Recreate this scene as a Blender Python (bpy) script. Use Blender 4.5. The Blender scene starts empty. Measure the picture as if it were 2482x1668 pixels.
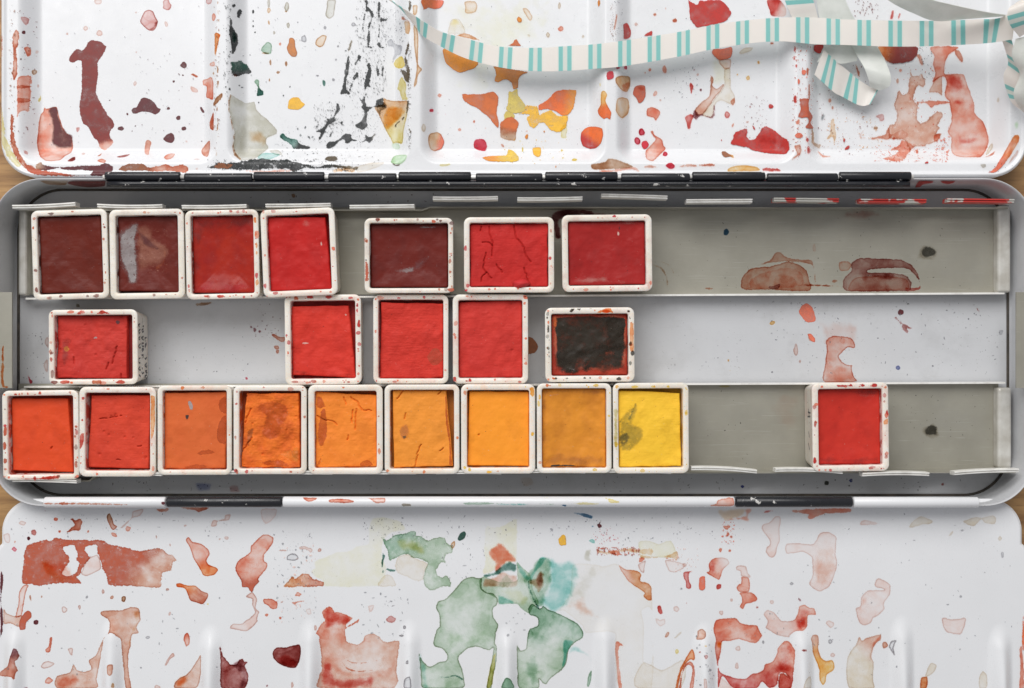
import bpy, math, random
import numpy as np
rng = np.random.default_rng(7)
random.seed(7)
# ---------------------------------------------------------------- camera, world, light
# units: 1 Blender unit = 1 cm
scene = bpy.context.scene
scene.unit_settings.system = 'METRIC'
scene.unit_settings.scale_length = 0.01
HC = 27.0                      # camera height over the table top
S0 = 0.009                     # cm per photograph pixel on the plane z = 1
CX, CY = 1241.0, 834.0
cam_d = bpy.data.cameras.new('camera')
cam_d.sensor_width = 36.0
cam_d.lens = 36.0 * (HC - 1.0) / (2482 * S0)
cam_d.clip_start = 0.1
cam_d.clip_end = 1000.0
cam = bpy.data.objects.new('camera', cam_d)
cam.location = (0, 0, HC)
scene.collection.objects.link(cam)
scene.camera = cam
w = bpy.data.worlds.new('World')
scene.world = w
w.use_nodes = True
w.node_tree.nodes['Background'].inputs[0].default_value = (0.97, 0.97, 1.0, 1)
w.node_tree.nodes['Background'].inputs[1].default_value = 0.36
ld = bpy.data.lights.new('window_light', 'AREA')
ld.shape = 'RECTANGLE'
ld.size, ld.size_y = 90.0, 75.0
ld.energy = 118000.0
ld.color = (1.0, 0.985, 0.965)
lo = bpy.data.objects.new('window_light', ld)
lo.location = (-24, 68, 80)
scene.collection.objects.link(lo)
from mathutils import Vector
lo.rotation_euler = (Vector((0, 0, 0)) - lo.location).to_track_quat('-Z', 'Y').to_euler()
scene.view_settings.view_transform = 'Standard'
scene.view_settings.look = 'None'
scene.view_settings.exposure = 0.0
scene.view_settings.gamma = 1.0
scene.cycles.transparent_max_bounces = 40
scene.cycles.max_bounces = 8

# ---------------------------------------------------------------- helpers
ZK = 620.0 / 2209.0

def lin(r, g, b):
    return tuple(((c / 255.0) / 12.92 if c <= 10 else ((c / 255.0 + 0.055) / 1.055) ** 2.4) for c in (r, g, b))

def W(px, py, z):
    k = S0 * (HC - z) / (HC - 1.0)
    return (px - CX) * k, -(py - CY) * k

def link(o, parent=None):
    scene.collection.objects.link(o)
    if parent is not None:
        o.parent = parent
    return o

def mesh_np(name, V, Q, mat, parent=None, smooth=True, attrs=None):
    V = np.asarray(V, dtype=np.float32)
    Q = np.asarray(Q, dtype=np.int32)
    n = Q.shape[1]
    me = bpy.data.meshes.new(name)
    me.vertices.add(len(V))
    me.vertices.foreach_set('co', V.ravel())
    me.loops.add(Q.size)
    me.loops.foreach_set('vertex_index', Q.ravel())
    me.polygons.add(len(Q))
    me.polygons.foreach_set('loop_start', np.arange(0, Q.size, n, dtype=np.int32))
    me.polygons.foreach_set('use_smooth', np.full(len(Q), smooth))
    me.update(calc_edges=True)
    for k, a in (attrs or {}).items():
        a = np.asarray(a, dtype=np.float32)
        if a.ndim == 1:
            at = me.attributes.new(k, 'FLOAT', 'POINT')
            at.data.foreach_set('value', a)
        else:
            at = me.attributes.new(k, 'FLOAT_COLOR', 'POINT')
            at.data.foreach_set('color', a.ravel())
    me.materials.append(mat)
    return link(bpy.data.objects.new(name, me), parent)

def mesh_py(name, V, F, mat, parent=None, smooth=True):
    me = bpy.data.meshes.new(name)
    me.from_pydata([tuple(map(float, v)) for v in V], [], [tuple(map(int, f)) for f in F])
    me.update()
    for p in me.polygons:
        p.use_smooth = smooth
    me.materials.append(mat)
    return link(bpy.data.objects.new(name, me), parent)

def thing(name, loc, label, cat, group=None, kind=None):
    o = bpy.data.objects.new(name, None)
    o.empty_display_size = 0.3
    o.location = loc
    link(o)
    o['label'] = label
    o['category'] = cat
    if group:
        o['group'] = group
    return o

def keep_parent(o, parent):
    """parent an object whose mesh is in world coordinates to a thing placed at parent.location"""
    o.parent = parent
    o.matrix_parent_inverse = parent.matrix_world.inverted() if parent.parent is None else o.matrix_parent_inverse
    return o

def sstep(a, b, x):
    t = np.clip((x - a) / (b - a), 0, 1)
    return t * t * (3 - 2 * t)

def rrect_sd(X, Y, x0, x1, y0, y1, r):
    """distance inside a rounded rectangle, positive inside"""
    qx = np.abs(X - (x0 + x1) / 2) - (x1 - x0) / 2 + r
    qy = np.abs(Y - (y0 + y1) / 2) - (y1 - y0) / 2 + r
    return -(np.minimum(np.maximum(qx, qy), 0) + np.hypot(np.maximum(qx, 0), np.maximum(qy, 0)) - r)

def rrect_pts(x0, x1, y0, y1, r, n=10):
    out = []
    for cx, cy, a0 in ((x1 - r, y1 - r, 0), (x0 + r, y1 - r, 90), (x0 + r, y0 + r, 180), (x1 - r, y0 + r, 270)):
        for i in range(n + 1):
            a = math.radians(a0 + 90.0 * i / n)
            out.append((cx + r * math.cos(a), cy + r * math.sin(a)))
    return out

def vnoise(X, Y, sc, seed):
    """cheap smooth value noise in [-1, 1]"""
    g = np.random.default_rng(seed).uniform(-1, 1, (64, 64))
    x, y = X * sc + 1000.3, Y * sc + 1000.7
    i, j = np.floor(x).astype(int), np.floor(y).astype(int)
    fx, fy = x - i, y - j
    fx, fy = fx * fx * (3 - 2 * fx), fy * fy * (3 - 2 * fy)
    a = g[i % 64, j % 64]; b = g[(i + 1) % 64, j % 64]
    c = g[i % 64, (j + 1) % 64]; d = g[(i + 1) % 64, (j + 1) % 64]
    return (a * (1 - fx) + b * fx) * (1 - fy) + (c * (1 - fx) + d * fx) * fy

def fbm(X, Y, sc, seed, o=3):
    return sum(vnoise(X, Y, sc * 2.1 ** k, seed + k) * 0.5 ** k for k in range(o))

def loft(name, rings, mat, parent=None, cap0=False, cap1=False, smooth=True):
    """rings: list of equally long closed loops of (x, y, z)"""
    n = len(rings[0])
    V = [p for r in rings for p in r]
    F = []
    for k in range(len(rings) - 1):
        for i in range(n):
            j = (i + 1) % n
            F.append((k * n + i, k * n + j, (k + 1) * n + j, (k + 1) * n + i))
    if cap0:
        F.append(tuple(range(n - 1, -1, -1)))
    if cap1:
        F.append(tuple((len(rings) - 1) * n + i for i in range(n)))
    return mesh_py(name, V, F, mat, parent, smooth)

def sharp(o, ang=35):
    me = o.data
    try:
        me.set_sharp_from_angle(angle=math.radians(ang))
    except Exception:
        pass
    return o

def tube(name, pts, r, mat, parent=None, n=8, closed=False):
    P = [Vector(p) for p in pts]
    rings = []
    for i, p in enumerate(P):
        a = P[(i - 1) % len(P)] if closed or i > 0 else p
        b = P[(i + 1) % len(P)] if closed or i < len(P) - 1 else p
        t = (b - a).normalized()
        u = t.cross(Vector((0, 0, 1)))
        if u.length < 1e-4:
            u = Vector((1, 0, 0))
        u.normalize()
        v = t.cross(u)
        rings.append([p + r * (math.cos(2 * math.pi * k / n) * u + math.sin(2 * math.pi * k / n) * v) for k in range(n)])
    if closed:
        rings.append(rings[0])
    return loft(name, rings, mat, parent, cap0=not closed, cap1=not closed)

def box(name, x0, x1, y0, y1, z0, z1, mat, parent=None):
    V = [(x0, y0, z0), (x1, y0, z0), (x1, y1, z0), (x0, y1, z0), (x0, y0, z1), (x1, y0, z1), (x1, y1, z1), (x0, y1, z1)]
    F = [(3, 2, 1, 0), (4, 5, 6, 7), (0, 1, 5, 4), (1, 2, 6, 5), (2, 3, 7, 6), (3, 0, 4, 7)]
    return mesh_py(name, V, F, mat, parent, False)

# ---------------------------------------------------------------- materials
def newmat(name):
    m = bpy.data.materials.new(name)
    m.use_nodes = True
    nt = m.node_tree
    return m, nt, nt.nodes['Principled BSDF']

def N(nt, t, **kw):
    n = nt.nodes.new(t)
    for k, v in kw.items():
        setattr(n, k, v)
    return n

def coords(nt):
    return N(nt, 'ShaderNodeTexCoord').outputs['Object']

def noise(nt, sc, det=4, vec=None, rough=0.55):
    n = N(nt, 'ShaderNodeTexNoise')
    n.inputs['Scale'].default_value = sc
    n.inputs['Detail'].default_value = det
    n.inputs['Roughness'].default_value = rough
    nt.links.new(vec or coords(nt), n.inputs['Vector'])
    return n.outputs['Fac']

def mrange(nt, val, a, b, c, d, smooth=False):
    n = N(nt, 'ShaderNodeMapRange')
    if smooth:
        n.interpolation_type = 'SMOOTHSTEP'
    for i, v in enumerate((a, b, c, d)):
        if hasattr(v, 'is_linked'):
            nt.links.new(v, n.inputs[i + 1])
        else:
            n.inputs[i + 1].default_value = v
    nt.links.new(val, n.inputs[0])
    return n.outputs[0]

def math_n(nt, op, a, b=None):
    n = N(nt, 'ShaderNodeMath', operation=op)
    for i, v in enumerate((a, b)):
        if v is None:
            continue
        if hasattr(v, 'is_linked'):
            nt.links.new(v, n.inputs[i])
        else:
            n.inputs[i].default_value = v
    return n.outputs[0]

def mixc(nt, fac, a, b, blend='MIX'):
    n = N(nt, 'ShaderNodeMix', data_type='RGBA', blend_type=blend)
    for i, v in ((0, fac), (6, a), (7, b)):
        if hasattr(v, 'is_linked'):
            nt.links.new(v, n.inputs[i])
        elif i == 0:
            n.inputs[i].default_value = v
        else:
            n.inputs[i].default_value = (*v[:3], 1)
    return n.outputs[2]

def mixf(nt, fac, a, b):
    # a + fac * (b - a)
    return math_n(nt, 'ADD', a, math_n(nt, 'MULTIPLY', fac, math_n(nt, 'SUBTRACT', b, a)))

def bump(nt, bs, h, strength=0.2, dist=0.01):
    b = N(nt, 'ShaderNodeBump')
    b.inputs['Strength'].default_value = strength
    b.inputs['Distance'].default_value = dist
    nt.links.new(h, b.inputs['Height'])
    nt.links.new(b.outputs[0], bs.inputs['Normal'])

def mottled(name, c1, c2, sc, rough, metal=0.0, bmp=0.0, bsc=30, lo_=0.35, hi_=0.65, spec=0.5):
    m, nt, bs = newmat(name)
    f = mrange(nt, noise(nt, sc, 5), lo_, hi_, 0, 1)
    nt.links.new(mixc(nt, f, c1, c2), bs.inputs['Base Color'])
    bs.inputs['Roughness'].default_value = rough
    bs.inputs['Metallic'].default_value = metal
    bs.inputs['Specular IOR Level'].default_value = spec
    if bmp:
        bump(nt, bs, noise(nt, bsc, 4), bmp, 0.02)
    return m

def enamel(name, base, dirt, amount=0.5, rough=0.22):
    m, nt, bs = newmat(name)
    big = mrange(nt, noise(nt, 0.5, 3), 0.35, 0.7, 0.0, 0.25)
    fine = mrange(nt, noise(nt, 26, 3), 0.66, 0.74, 0.0, amount)
    patch = mrange(nt, noise(nt, 1.7, 3), 0.45, 0.62, 0.15, 1.0)
    f = math_n(nt, 'ADD', math_n(nt, 'MULTIPLY', fine, patch), math_n(nt, 'MULTIPLY', big, 0.35))
    nt.links.new(mixc(nt, f, base, dirt), bs.inputs['Base Color'])
    nt.links.new(mrange(nt, noise(nt, 3, 4), 0.3, 0.7, rough, rough + 0.18), bs.inputs['Roughness'])
    bump(nt, bs, noise(nt, 1.4, 2), 0.05, 0.05)
    return m

M_ENAMEL = enamel('white_enamel', (0.78, 0.79, 0.81), (0.42, 0.42, 0.42), 0.55)
M_ENAMEL_BOX = enamel('white_enamel_box', (0.57, 0.58, 0.60), (0.27, 0.26, 0.24), 0.9, 0.28)
M_STEEL = mottled('galvanised_steel', lin(164, 161, 149), lin(154, 151, 139), 1.1, 0.40, 0.30, 0.08, 60)
def scuff(m, amount, dark):
    # fine scratches and rubbed patches left by the pans
    nt = m.node_tree
    bs = nt.nodes['Principled BSDF']
    src = bs.inputs['Base Color'].links[0].from_socket
    f = None
    for rot, sx, sy, lo_ in ((0.2, 0.5, 26, 0.66), (1.4, 0.7, 22, 0.68), (-0.5, 0.4, 30, 0.69)):
        mp = N(nt, 'ShaderNodeMapping')
        mp.inputs['Rotation'].default_value = (0, 0, rot)
        mp.inputs['Scale'].default_value = (sx, sy, 1)
        nt.links.new(coords(nt), mp.inputs['Vector'])
        g = mrange(nt, noise(nt, 1.6, 3, mp.outputs[0]), lo_, lo_ + 0.04, 0, amount)
        f = g if f is None else math_n(nt, 'ADD', f, g)
    c = mixc(nt, f, src, dark)
    grime = mrange(nt, noise(nt, 0.9, 6, None, 0.68), 0.52, 0.68, 0, amount * 0.8)
    c = mixc(nt, grime, c, tuple(v * 0.6 for v in dark))
    nt.links.new(c, bs.inputs['Base Color'])
scuff(M_STEEL, 0.35, (0.52, 0.51, 0.46))
scuff(M_ENAMEL_BOX, 0.22, (0.40, 0.39, 0.37))
M_CLIP = mottled('bright_steel', (0.95, 0.94, 0.90), (0.74, 0.72, 0.68), 5, 0.28, 0.2, 0.08, 30, 0.45, 0.75)
M_SEAM = mottled('dark_seam', lin(52, 48, 44), lin(84, 76, 66), 4, 0.6)
M_PLASTIC = mottled('pan_plastic', (0.80, 0.77, 0.72), (0.73, 0.69, 0.62), 2.0, 0.35, 0, 0.03, 20)
M_INK = mottled('marker_ink', lin(60, 58, 64), lin(92, 88, 92), 12, 0.6)

def black_paint():
    m, nt, bs = newmat('black_enamel')
    chip = mrange(nt, noise(nt, 5.5, 5), 0.655, 0.675, 0, 1)
    nt.links.new(mixc(nt, chip, (0.012, 0.013, 0.017), (0.55, 0.54, 0.52)), bs.inputs['Base Color'])
    nt.links.new(mrange(nt, noise(nt, 6, 4), 0.3, 0.7, 0.22, 0.42), bs.inputs['Roughness'])
    bump(nt, bs, noise(nt, 9, 3), 0.06, 0.02)
    return m
M_BLACK = black_paint()

def clip_stained():
    m, nt, bs = newmat('steel_with_red_paint')
    f = mrange(nt, noise(nt, 1.6, 3), 0.47, 0.50, 0, 1)
    nt.links.new(mixc(nt, f, (0.70, 0.69, 0.64), lin(196, 62, 56)), bs.inputs['Base Color'])
    nt.links.new(math_n(nt, 'MULTIPLY', math_n(nt, 'SUBTRACT', 1.0, f), 0.4), bs.inputs['Metallic'])
    bs.inputs['Roughness'].default_value = 0.32
    return m
M_CLIPRED = clip_stained()

def wood():
    m, nt, bs = newmat('oak_wood')
    mp = N(nt, 'ShaderNodeMapping')
    mp.inputs['Scale'].default_value = (0.25, 2.6, 1)
    nt.links.new(coords(nt), mp.inputs['Vector'])
    g = noise(nt, 1.6, 6, mp.outputs[0])
    g2 = noise(nt, 7, 4, mp.outputs[0])
    c = mixc(nt, mrange(nt, g, 0.3, 0.7, 0, 1), lin(186, 146, 96), lin(134, 98, 62))
    c = mixc(nt, mrange(nt, g2, 0.55, 0.75, 0, 0.6), c, lin(96, 68, 44))
    nt.links.new(c, bs.inputs['Base Color'])
    bs.inputs['Roughness'].default_value = 0.5
    bump(nt, bs, g2, 0.15, 0.02)
    return m
M_WOOD = wood()

def dried_paint():
    """thin dried wash: alpha and colour come from per-vertex attributes, the deckle edge from noise"""
    m, nt, bs = newmat('dried_watercolour')
    def att(n):
        return N(nt, 'ShaderNodeAttribute', attribute_name=n)
    sd = att('sd').outputs['Fac']
    col = att('col').outputs['Color']
    sep = N(nt, 'ShaderNodeSeparateColor')
    pa = att('prm')
    prm_a = pa.outputs['Alpha']
    nt.links.new(pa.outputs['Color'], sep.inputs[0])
    A, E, R = sep.outputs[0], sep.outputs[1], sep.outputs[2]
    soft = att('soft').outputs['Fac']
    co = coords(nt)
    n1 = math_n(nt, 'SUBTRACT', noise(nt, 9, 3, co), 0.5)
    n2 = math_n(nt, 'SUBTRACT', noise(nt, 34, 2, co), 0.5)
    nn = math_n(nt, 'ADD', math_n(nt, 'MULTIPLY', n1, 0.085), math_n(nt, 'MULTIPLY', n2, 0.06))
    n3 = math_n(nt, 'SUBTRACT', noise(nt, 3.2, 5, co), 0.5)
    soft_n = math_n(nt, 'MULTIPLY', math_n(nt, 'MULTIPLY', n3, soft), 2.2)
    d = math_n(nt, 'ADD', math_n(nt, 'ADD', sd, math_n(nt, 'MULTIPLY', nn, R)), soft_n)
    mask = mrange(nt, d, 0.0, soft, 0, 1, True)
    ridge = mrange(nt, d, 0.008, 0.042, 1, 0, True)
    ridge2 = mrange(nt, d, 0.03, 0.35, 1, 0, True)
    gran = mrange(nt, noise(nt, 4.0, 6, co, 0.65), 0.32, 0.68, 0.62, 1.18)
    fine = mrange(nt, noise(nt, 55, 3, co), 0.3, 0.7, 0.9, 1.1)
    # tide lines left by the drying edge inside a wash
    tn = noise(nt, 1.15, 2, co)
    tide = math_n(nt, 'ABSOLUTE', math_n(nt, 'SUBTRACT', math_n(nt, 'FRACT', math_n(nt, 'MULTIPLY', tn, 5.0)), 0.5))
    tide = mrange(nt, tide, 0.0, 0.055, 1, 0, True)
    tstep = mrange(nt, math_n(nt, 'FRACT', math_n(nt, 'MULTIPLY', tn, 5.0)), 0.0, 1.0, 0.86, 1.12)
    body = math_n(nt, 'MULTIPLY', math_n(nt, 'MULTIPLY', A, gran), fine)
    thin = math_n(nt, 'MULTIPLY', mrange(nt, A, 0.7, 0.95, 1.0, 0.0), prm_a)
    body = math_n(nt, 'MULTIPLY', body, mixf(nt, thin, 1.0, tstep))
    body = math_n(nt, 'ADD', body, math_n(nt, 'MULTIPLY', math_n(nt, 'MULTIPLY', tide, thin), math_n(nt, 'MULTIPLY', E, 0.16)))
    core = mrange(nt, d, 0.02, 0.5, 1.14, 0.62, True)
    body = math_n(nt, 'MULTIPLY', body, mixf(nt, thin, 1.0, core))
    bloom = mrange(nt, noise(nt, 1.6, 5, co, 0.6), 0.36, 0.62, 0.45, 1.2, True)
    body = math_n(nt, 'MULTIPLY', body, mixf(nt, thin, 1.0, bloom))
    gap = mrange(nt, noise(nt, 10, 4, co, 0.7), 0.585, 0.63, 0, 1, True)
    gap = math_n(nt, 'MULTIPLY', gap, mrange(nt, R, 0.75, 1.0, 0.0, 0.85))
    gap = math_n(nt, 'SUBTRACT', 1.0, math_n(nt, 'MULTIPLY', gap, mrange(nt, d, 0.0, 0.25, 1.0, 0.35)))
    mask = math_n(nt, 'MULTIPLY', mask, gap)
    alpha = math_n(nt, 'ADD', body, math_n(nt, 'MULTIPLY', math_n(nt, 'MULTIPLY', ridge, E), 0.9))
    alpha = math_n(nt, 'MULTIPLY', math_n(nt, 'MINIMUM', alpha, 1.0), mask)
    dark = mixc(nt, 1.0, col, (0.52, 0.42, 0.40), 'MULTIPLY')
    c2 = mixc(nt, math_n(nt, 'MULTIPLY', ridge, math_n(nt, 'MULTIPLY', E, 0.9)), col, dark)
    hv = mixc(nt, 1.0, c2, (0.80, 0.76, 0.74), 'MULTIPLY')
    c3 = mixc(nt, mrange(nt, noise(nt, 2.3, 5, co), 0.4, 0.7, 0.0, 0.4), c2, hv)
    nt.links.new(c3, bs.inputs['Base Color'])
    nt.links.new(alpha, bs.inputs['Alpha'])
    # thin washes are glazes: the light passes the pigment on its way in and out (Beer-Lambert), so they tint the enamel below
    dens = math_n(nt, 'ADD', body, math_n(nt, 'MULTIPLY', math_n(nt, 'MULTIPLY', ridge, E), 0.68))
    dens = math_n(nt, 'MULTIPLY', math_n(nt, 'MULTIPLY', dens, mask), 0.5)
    sp = N(nt, 'ShaderNodeSeparateColor')
    nt.links.new(c2, sp.inputs[0])
    cb = N(nt, 'ShaderNodeCombineColor')
    for i in range(3):
        nt.links.new(math_n(nt, 'POWER', sp.outputs[i], dens), cb.inputs[i])
    tr = N(nt, 'ShaderNodeBsdfTransparent')
    nt.links.new(cb.outputs[0], tr.inputs['Color'])
    mx = N(nt, 'ShaderNodeMixShader')
    nt.links.new(thin, mx.inputs[0])
    nt.links.new(bs.outputs[0], mx.inputs[1])
    nt.links.new(tr.outputs[0], mx.inputs[2])
    nt.links.new(mx.outputs[0], nt.nodes['Material Output'].inputs['Surface'])
    bs.inputs['Roughness'].default_value = 0.42
    bs.inputs['Specular IOR Level'].default_value = 0.35
    return m
M_STAIN = dried_paint()

PAL = {k: lin(*v) for k, v in {
    'm': (132, 54, 50), 'M': (100, 48, 52), 'r': (192, 56, 50), 'R': (206, 52, 66), 'c': (232, 124, 98),
    'o': (228, 122, 62), 't': (196, 98, 72), 'b': (150, 92, 58), 'p': (244, 206, 194), 'k': (236, 222, 198),
    'K': (202, 199, 182), 'y': (242, 206, 90), 'Y': (246, 243, 210), 'g': (44, 84, 72), 'h': (124, 166, 134),
    'G': (168, 194, 164), 'l': (176, 218, 164), 'n': (52, 55, 56), 'w': (226, 172, 122), 'W': (206, 134, 78),
    'T': (106, 186, 174), 'e': (140, 142, 148), 'u': (96, 84, 66), 'B': (54, 92, 128), 'D': (60, 70, 130), 's': (214, 142, 136),
    'a': (246, 192, 70), 'v': (224, 202, 108), 'q': (214, 114, 62), 'O': (242, 156, 62), 'x': (240, 118, 62),
    'z': (222, 160, 134), 'i': (192, 84, 36), 'S': (172, 164, 164), 'N': (44, 36, 26), 'H': (150, 140, 66), 'L': (96, 92, 58), 'd': (72, 72, 66)}.items()}
CNAME = {'m': 'maroon', 'M': 'dark maroon', 'r': 'deep red', 'R': 'crimson', 'c': 'coral', 'o': 'orange', 't': 'terracotta',
         'b': 'brown', 'p': 'pale pink', 'k': 'pale cream', 'K': 'pale grey', 'y': 'yellow', 'Y': 'faint yellow', 'g': 'dark green',
         'h': 'mid green', 'G': 'sage green', 'l': 'light green', 'n': 'black', 'w': 'tan', 'W': 'brown ochre', 'T': 'turquoise',
         'e': 'grey', 'u': 'dark olive', 'B': 'blue', 'D': 'deep blue', 's': 'rose', 'a': 'golden yellow', 'v': 'yellow ochre',
         'q': 'orange brown', 'O': 'light orange', 'x': 'orange red', 'z': 'peach', 'i': 'rust', 'S': 'silvery', 'N': 'black', 'H': 'olive',
         'L': 'dark olive', 'd': 'dark grey'}

# ---------------------------------------------------------------- surfaces and the paint films that lie on them
class Surf:
    def __init__(self, f, dom, xs, ys):
        self.f, self.dom = f, dom
        self.xs, self.ys = np.asarray(xs, float), np.asarray(ys, float)
        self.n = 0
        self.glaze = 1.0

    def proj(self, px, py):
        px, py = np.asarray(px, float), np.asarray(py, float)
        z = np.full(px.shape, 0.6)
        for _ in range(6):
            k = S0 * (HC - z) / (HC - 1.0)
            X, Y = (px - CX) * k, -(py - CY) * k
            z = self.f(X, Y)
        return X, Y

def catmull(P, sub=5):
    P = np.asarray(P, float)
    a, b, c, d = np.roll(P, 1, 0), P, np.roll(P, -1, 0), np.roll(P, -2, 0)
    out = []
    for k in range(sub):
        t = k / sub
        q = 0.5 * (2 * b + (c - a) * t + (2 * a - 5 * b + 4 * c - d) * t * t + (3 * b - a - 3 * c + d) * t ** 3)
        out.append(0.35 * (b + (c - b) * t) + 0.65 * q)
    return np.stack(out, 1).reshape(-1, 2)

def poly_sd(X, Y, P):
    """signed distance to a closed polygon, positive inside"""
    best = np.full(X.shape, 1e9)
    ins = np.zeros(X.shape, bool)
    Q = np.roll(P, -1, 0)
    for (ax, ay), (bx, by) in zip(P, Q):
        ex, ey = bx - ax, by - ay
        l2 = ex * ex + ey * ey + 1e-12
        t = np.clip(((X - ax) * ex + (Y - ay) * ey) / l2, 0, 1)
        best = np.minimum(best, (X - ax - t * ex) ** 2 + (Y - ay - t * ey) ** 2)
        if ay != by:
            c = ((ay > Y) != (by > Y)) & (X < ex * (Y - ay) / (by - ay) + ax)
            ins ^= c
    d = np.sqrt(best)
    return np.where(ins, d, -d)

def film(surf, P, holes, c1, a1, e, r, soft, grad=None):
    """piece of the surface's own lattice under the stain, lifted a hair above it"""
    sharp_n = 0.03 * r + 1.0 * soft * 0.25
    x0, y0 = P.min(0) - sharp_n - 0.03
    x1, y1 = P.max(0) + sharp_n + 0.03
    xs, ys = surf.xs, surf.ys
    i0, i1 = np.searchsorted(xs, x0) - 1, np.searchsorted(xs, x1) + 1
    j0, j1 = np.searchsorted(ys, y0) - 1, np.searchsorted(ys, y1) + 1
    i0, j0 = max(i0, 0), max(j0, 0)
    gx, gy = xs[i0:i1], ys[j0:j1]
    if len(gx) < 2 or len(gy) < 2:
        return None
    X, Y = np.meshgrid(gx, gy)
    sd = poly_sd(X, Y, P)
    for h in holes:
        sd = np.minimum(sd, -poly_sd(X, Y, h))
    sd = np.minimum(sd, surf.dom(X, Y) - 0.01)
    ny, nx = X.shape
    idx = np.arange(nx * ny).reshape(ny, nx)
    q = np.stack([idx[:-1, :-1], idx[:-1, 1:], idx[1:, 1:], idx[1:, :-1]], -1).reshape(-1, 4)
    sf = sd.ravel()
    q = q[sf[q].max(1) > -sharp_n]
    if not len(q):
        return None
    used, inv = np.unique(q, return_inverse=True)
    q = inv.reshape(-1, 4)
    surf.n += 1
    Xu, Yu = X.ravel()[used], Y.ravel()[used]
    Z = surf.f(Xu, Yu) + 0.0012 + 0.00005 * surf.n
    n = len(used)
    a1 = a1 if a1 >= 0.93 else a1 * 0.78
    col = np.ones((n, 4)); col[:, :3] = PAL[c1]
    al = np.full(n, a1)
    if grad is not None:
        (gx0, gy0), (gx1, gy1), c2, a2 = grad
        a2 = a2 if a2 >= 0.93 else a2 * 0.78
        ex, ey = gx1 - gx0, gy1 - gy0
        t = ((Xu - gx0) * ex + (Yu - gy0) * ey) / (ex * ex + ey * ey)
        t = sstep(0, 1, t + 0.25 * fbm(Xu, Yu, 3.0, 5))[:, None]
        col[:, :3] = col[:, :3] * (1 - t) + np.array(PAL[c2]) * t
        al = al * (1 - t[:, 0]) + a2 * t[:, 0]
    prm = np.zeros((n, 4)); prm[:, 0] = al; prm[:, 1] = e; prm[:, 2] = r; prm[:, 3] = surf.glaze
    V = np.stack([Xu, Yu, Z], 1)
    return dict(V=V, Q=q, col=col, prm=prm, sd=sf[used], soft=np.full(n, soft), key=c1,
                size=max(np.ptp(Xu), np.ptp(Yu)))

def emit(name, d, parent):
    return mesh_np(name, d['V'], d['Q'], M_STAIN, parent, True,
                   dict(col=d['col'], prm=d['prm'], sd=d['sd'], soft=d['soft']))

def merge(ds):
    off, Q = 0, []
    for d in ds:
        Q.append(d['Q'] + off)
        off += len(d['V'])
    g = lambda k: np.concatenate([d[k] for d in ds])
    return dict(V=g('V'), Q=np.concatenate(Q), col=g('col'), prm=g('prm'), sd=g('sd'), soft=g('soft'))

def parse_pts(s, ox, oy):
    return np.array([[ox + float(a) * ZK, oy + float(b) * ZK] for a, b in (p.split(',') for p in s.split())])

def stains(surf, text, parent, small=0.11, speck='paint_speckle'):
    ox = oy = 0.0
    tiny = []
    top = []
    for ln in text.strip().splitlines():
        if ln.startswith('@'):
            ox, oy = map(float, ln[1:].split(','))
            continue
        f = ln.split('|')
        h = f[0].split()
        c, a, e, r = h[0], float(h[1]), float(h[2]), float(h[3])
        soft = float(h[4]) if len(h) > 4 else 0.012
        holes, grad, shapes = [], None, []
        if f[1].startswith('E '):
            for t in f[1][2:].split():
                v = [float(x) for x in t.split(',')]
                rx, ry = v[2], v[3] if len(v) > 3 else v[2]
                rot = math.radians(v[4]) if len(v) > 4 else 0
                sh = rng.uniform(0.82, 1.15, 10)
                P = []
                for k in range(10):
                    an = 2 * math.pi * k / 10
                    ux, uy = rx * sh[k] * math.cos(an), ry * sh[k] * math.sin(an)
                    P.append([v[0] + ux * math.cos(rot) - uy * math.sin(rot), v[1] + ux * math.sin(rot) + uy * math.cos(rot)])
                P = np.array(P)
                shapes.append(np.stack([ox + P[:, 0] * ZK, oy + P[:, 1] * ZK], 1))
        else:
            shapes.append(parse_pts(f[1], ox, oy))
        for x in f[2:]:
            if x.startswith('h '):
                hp = catmull(parse_pts(x[2:], ox, oy))
                holes.append(np.stack(surf.proj(hp[:, 0], hp[:, 1]), 1))
            elif x.startswith('g '):
                t = x[2:].split()
                gp = parse_pts(t[0] + ' ' + t[1], ox, oy)
                g = np.stack(surf.proj(gp[:, 0], gp[:, 1]), 1)
                grad = (g[0], g[1], t[2], float(t[3]))
        for P in shapes:
            P = catmull(P)
            P = np.stack(surf.proj(P[:, 0], P[:, 1]), 1)
            d = film(surf, P, holes, c, a, e, r, soft, grad)
            if d is None:
                continue
            if d['size'] < small + 0.06:
                tiny.append(d)
            else:
                top.append(d)
    top.sort(key=lambda d: -d['size'])
    for d in top[:290]:
        o = emit('paint_stain', d, parent)
        o['label'] = CNAME[d['key']] + ' dried paint stain'  # a few films on cakes and plates are painted glints
    tiny += top[290:]
    if tiny:
        o = emit(speck, merge(tiny), parent)
        o['kind'] = 'stuff'

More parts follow.
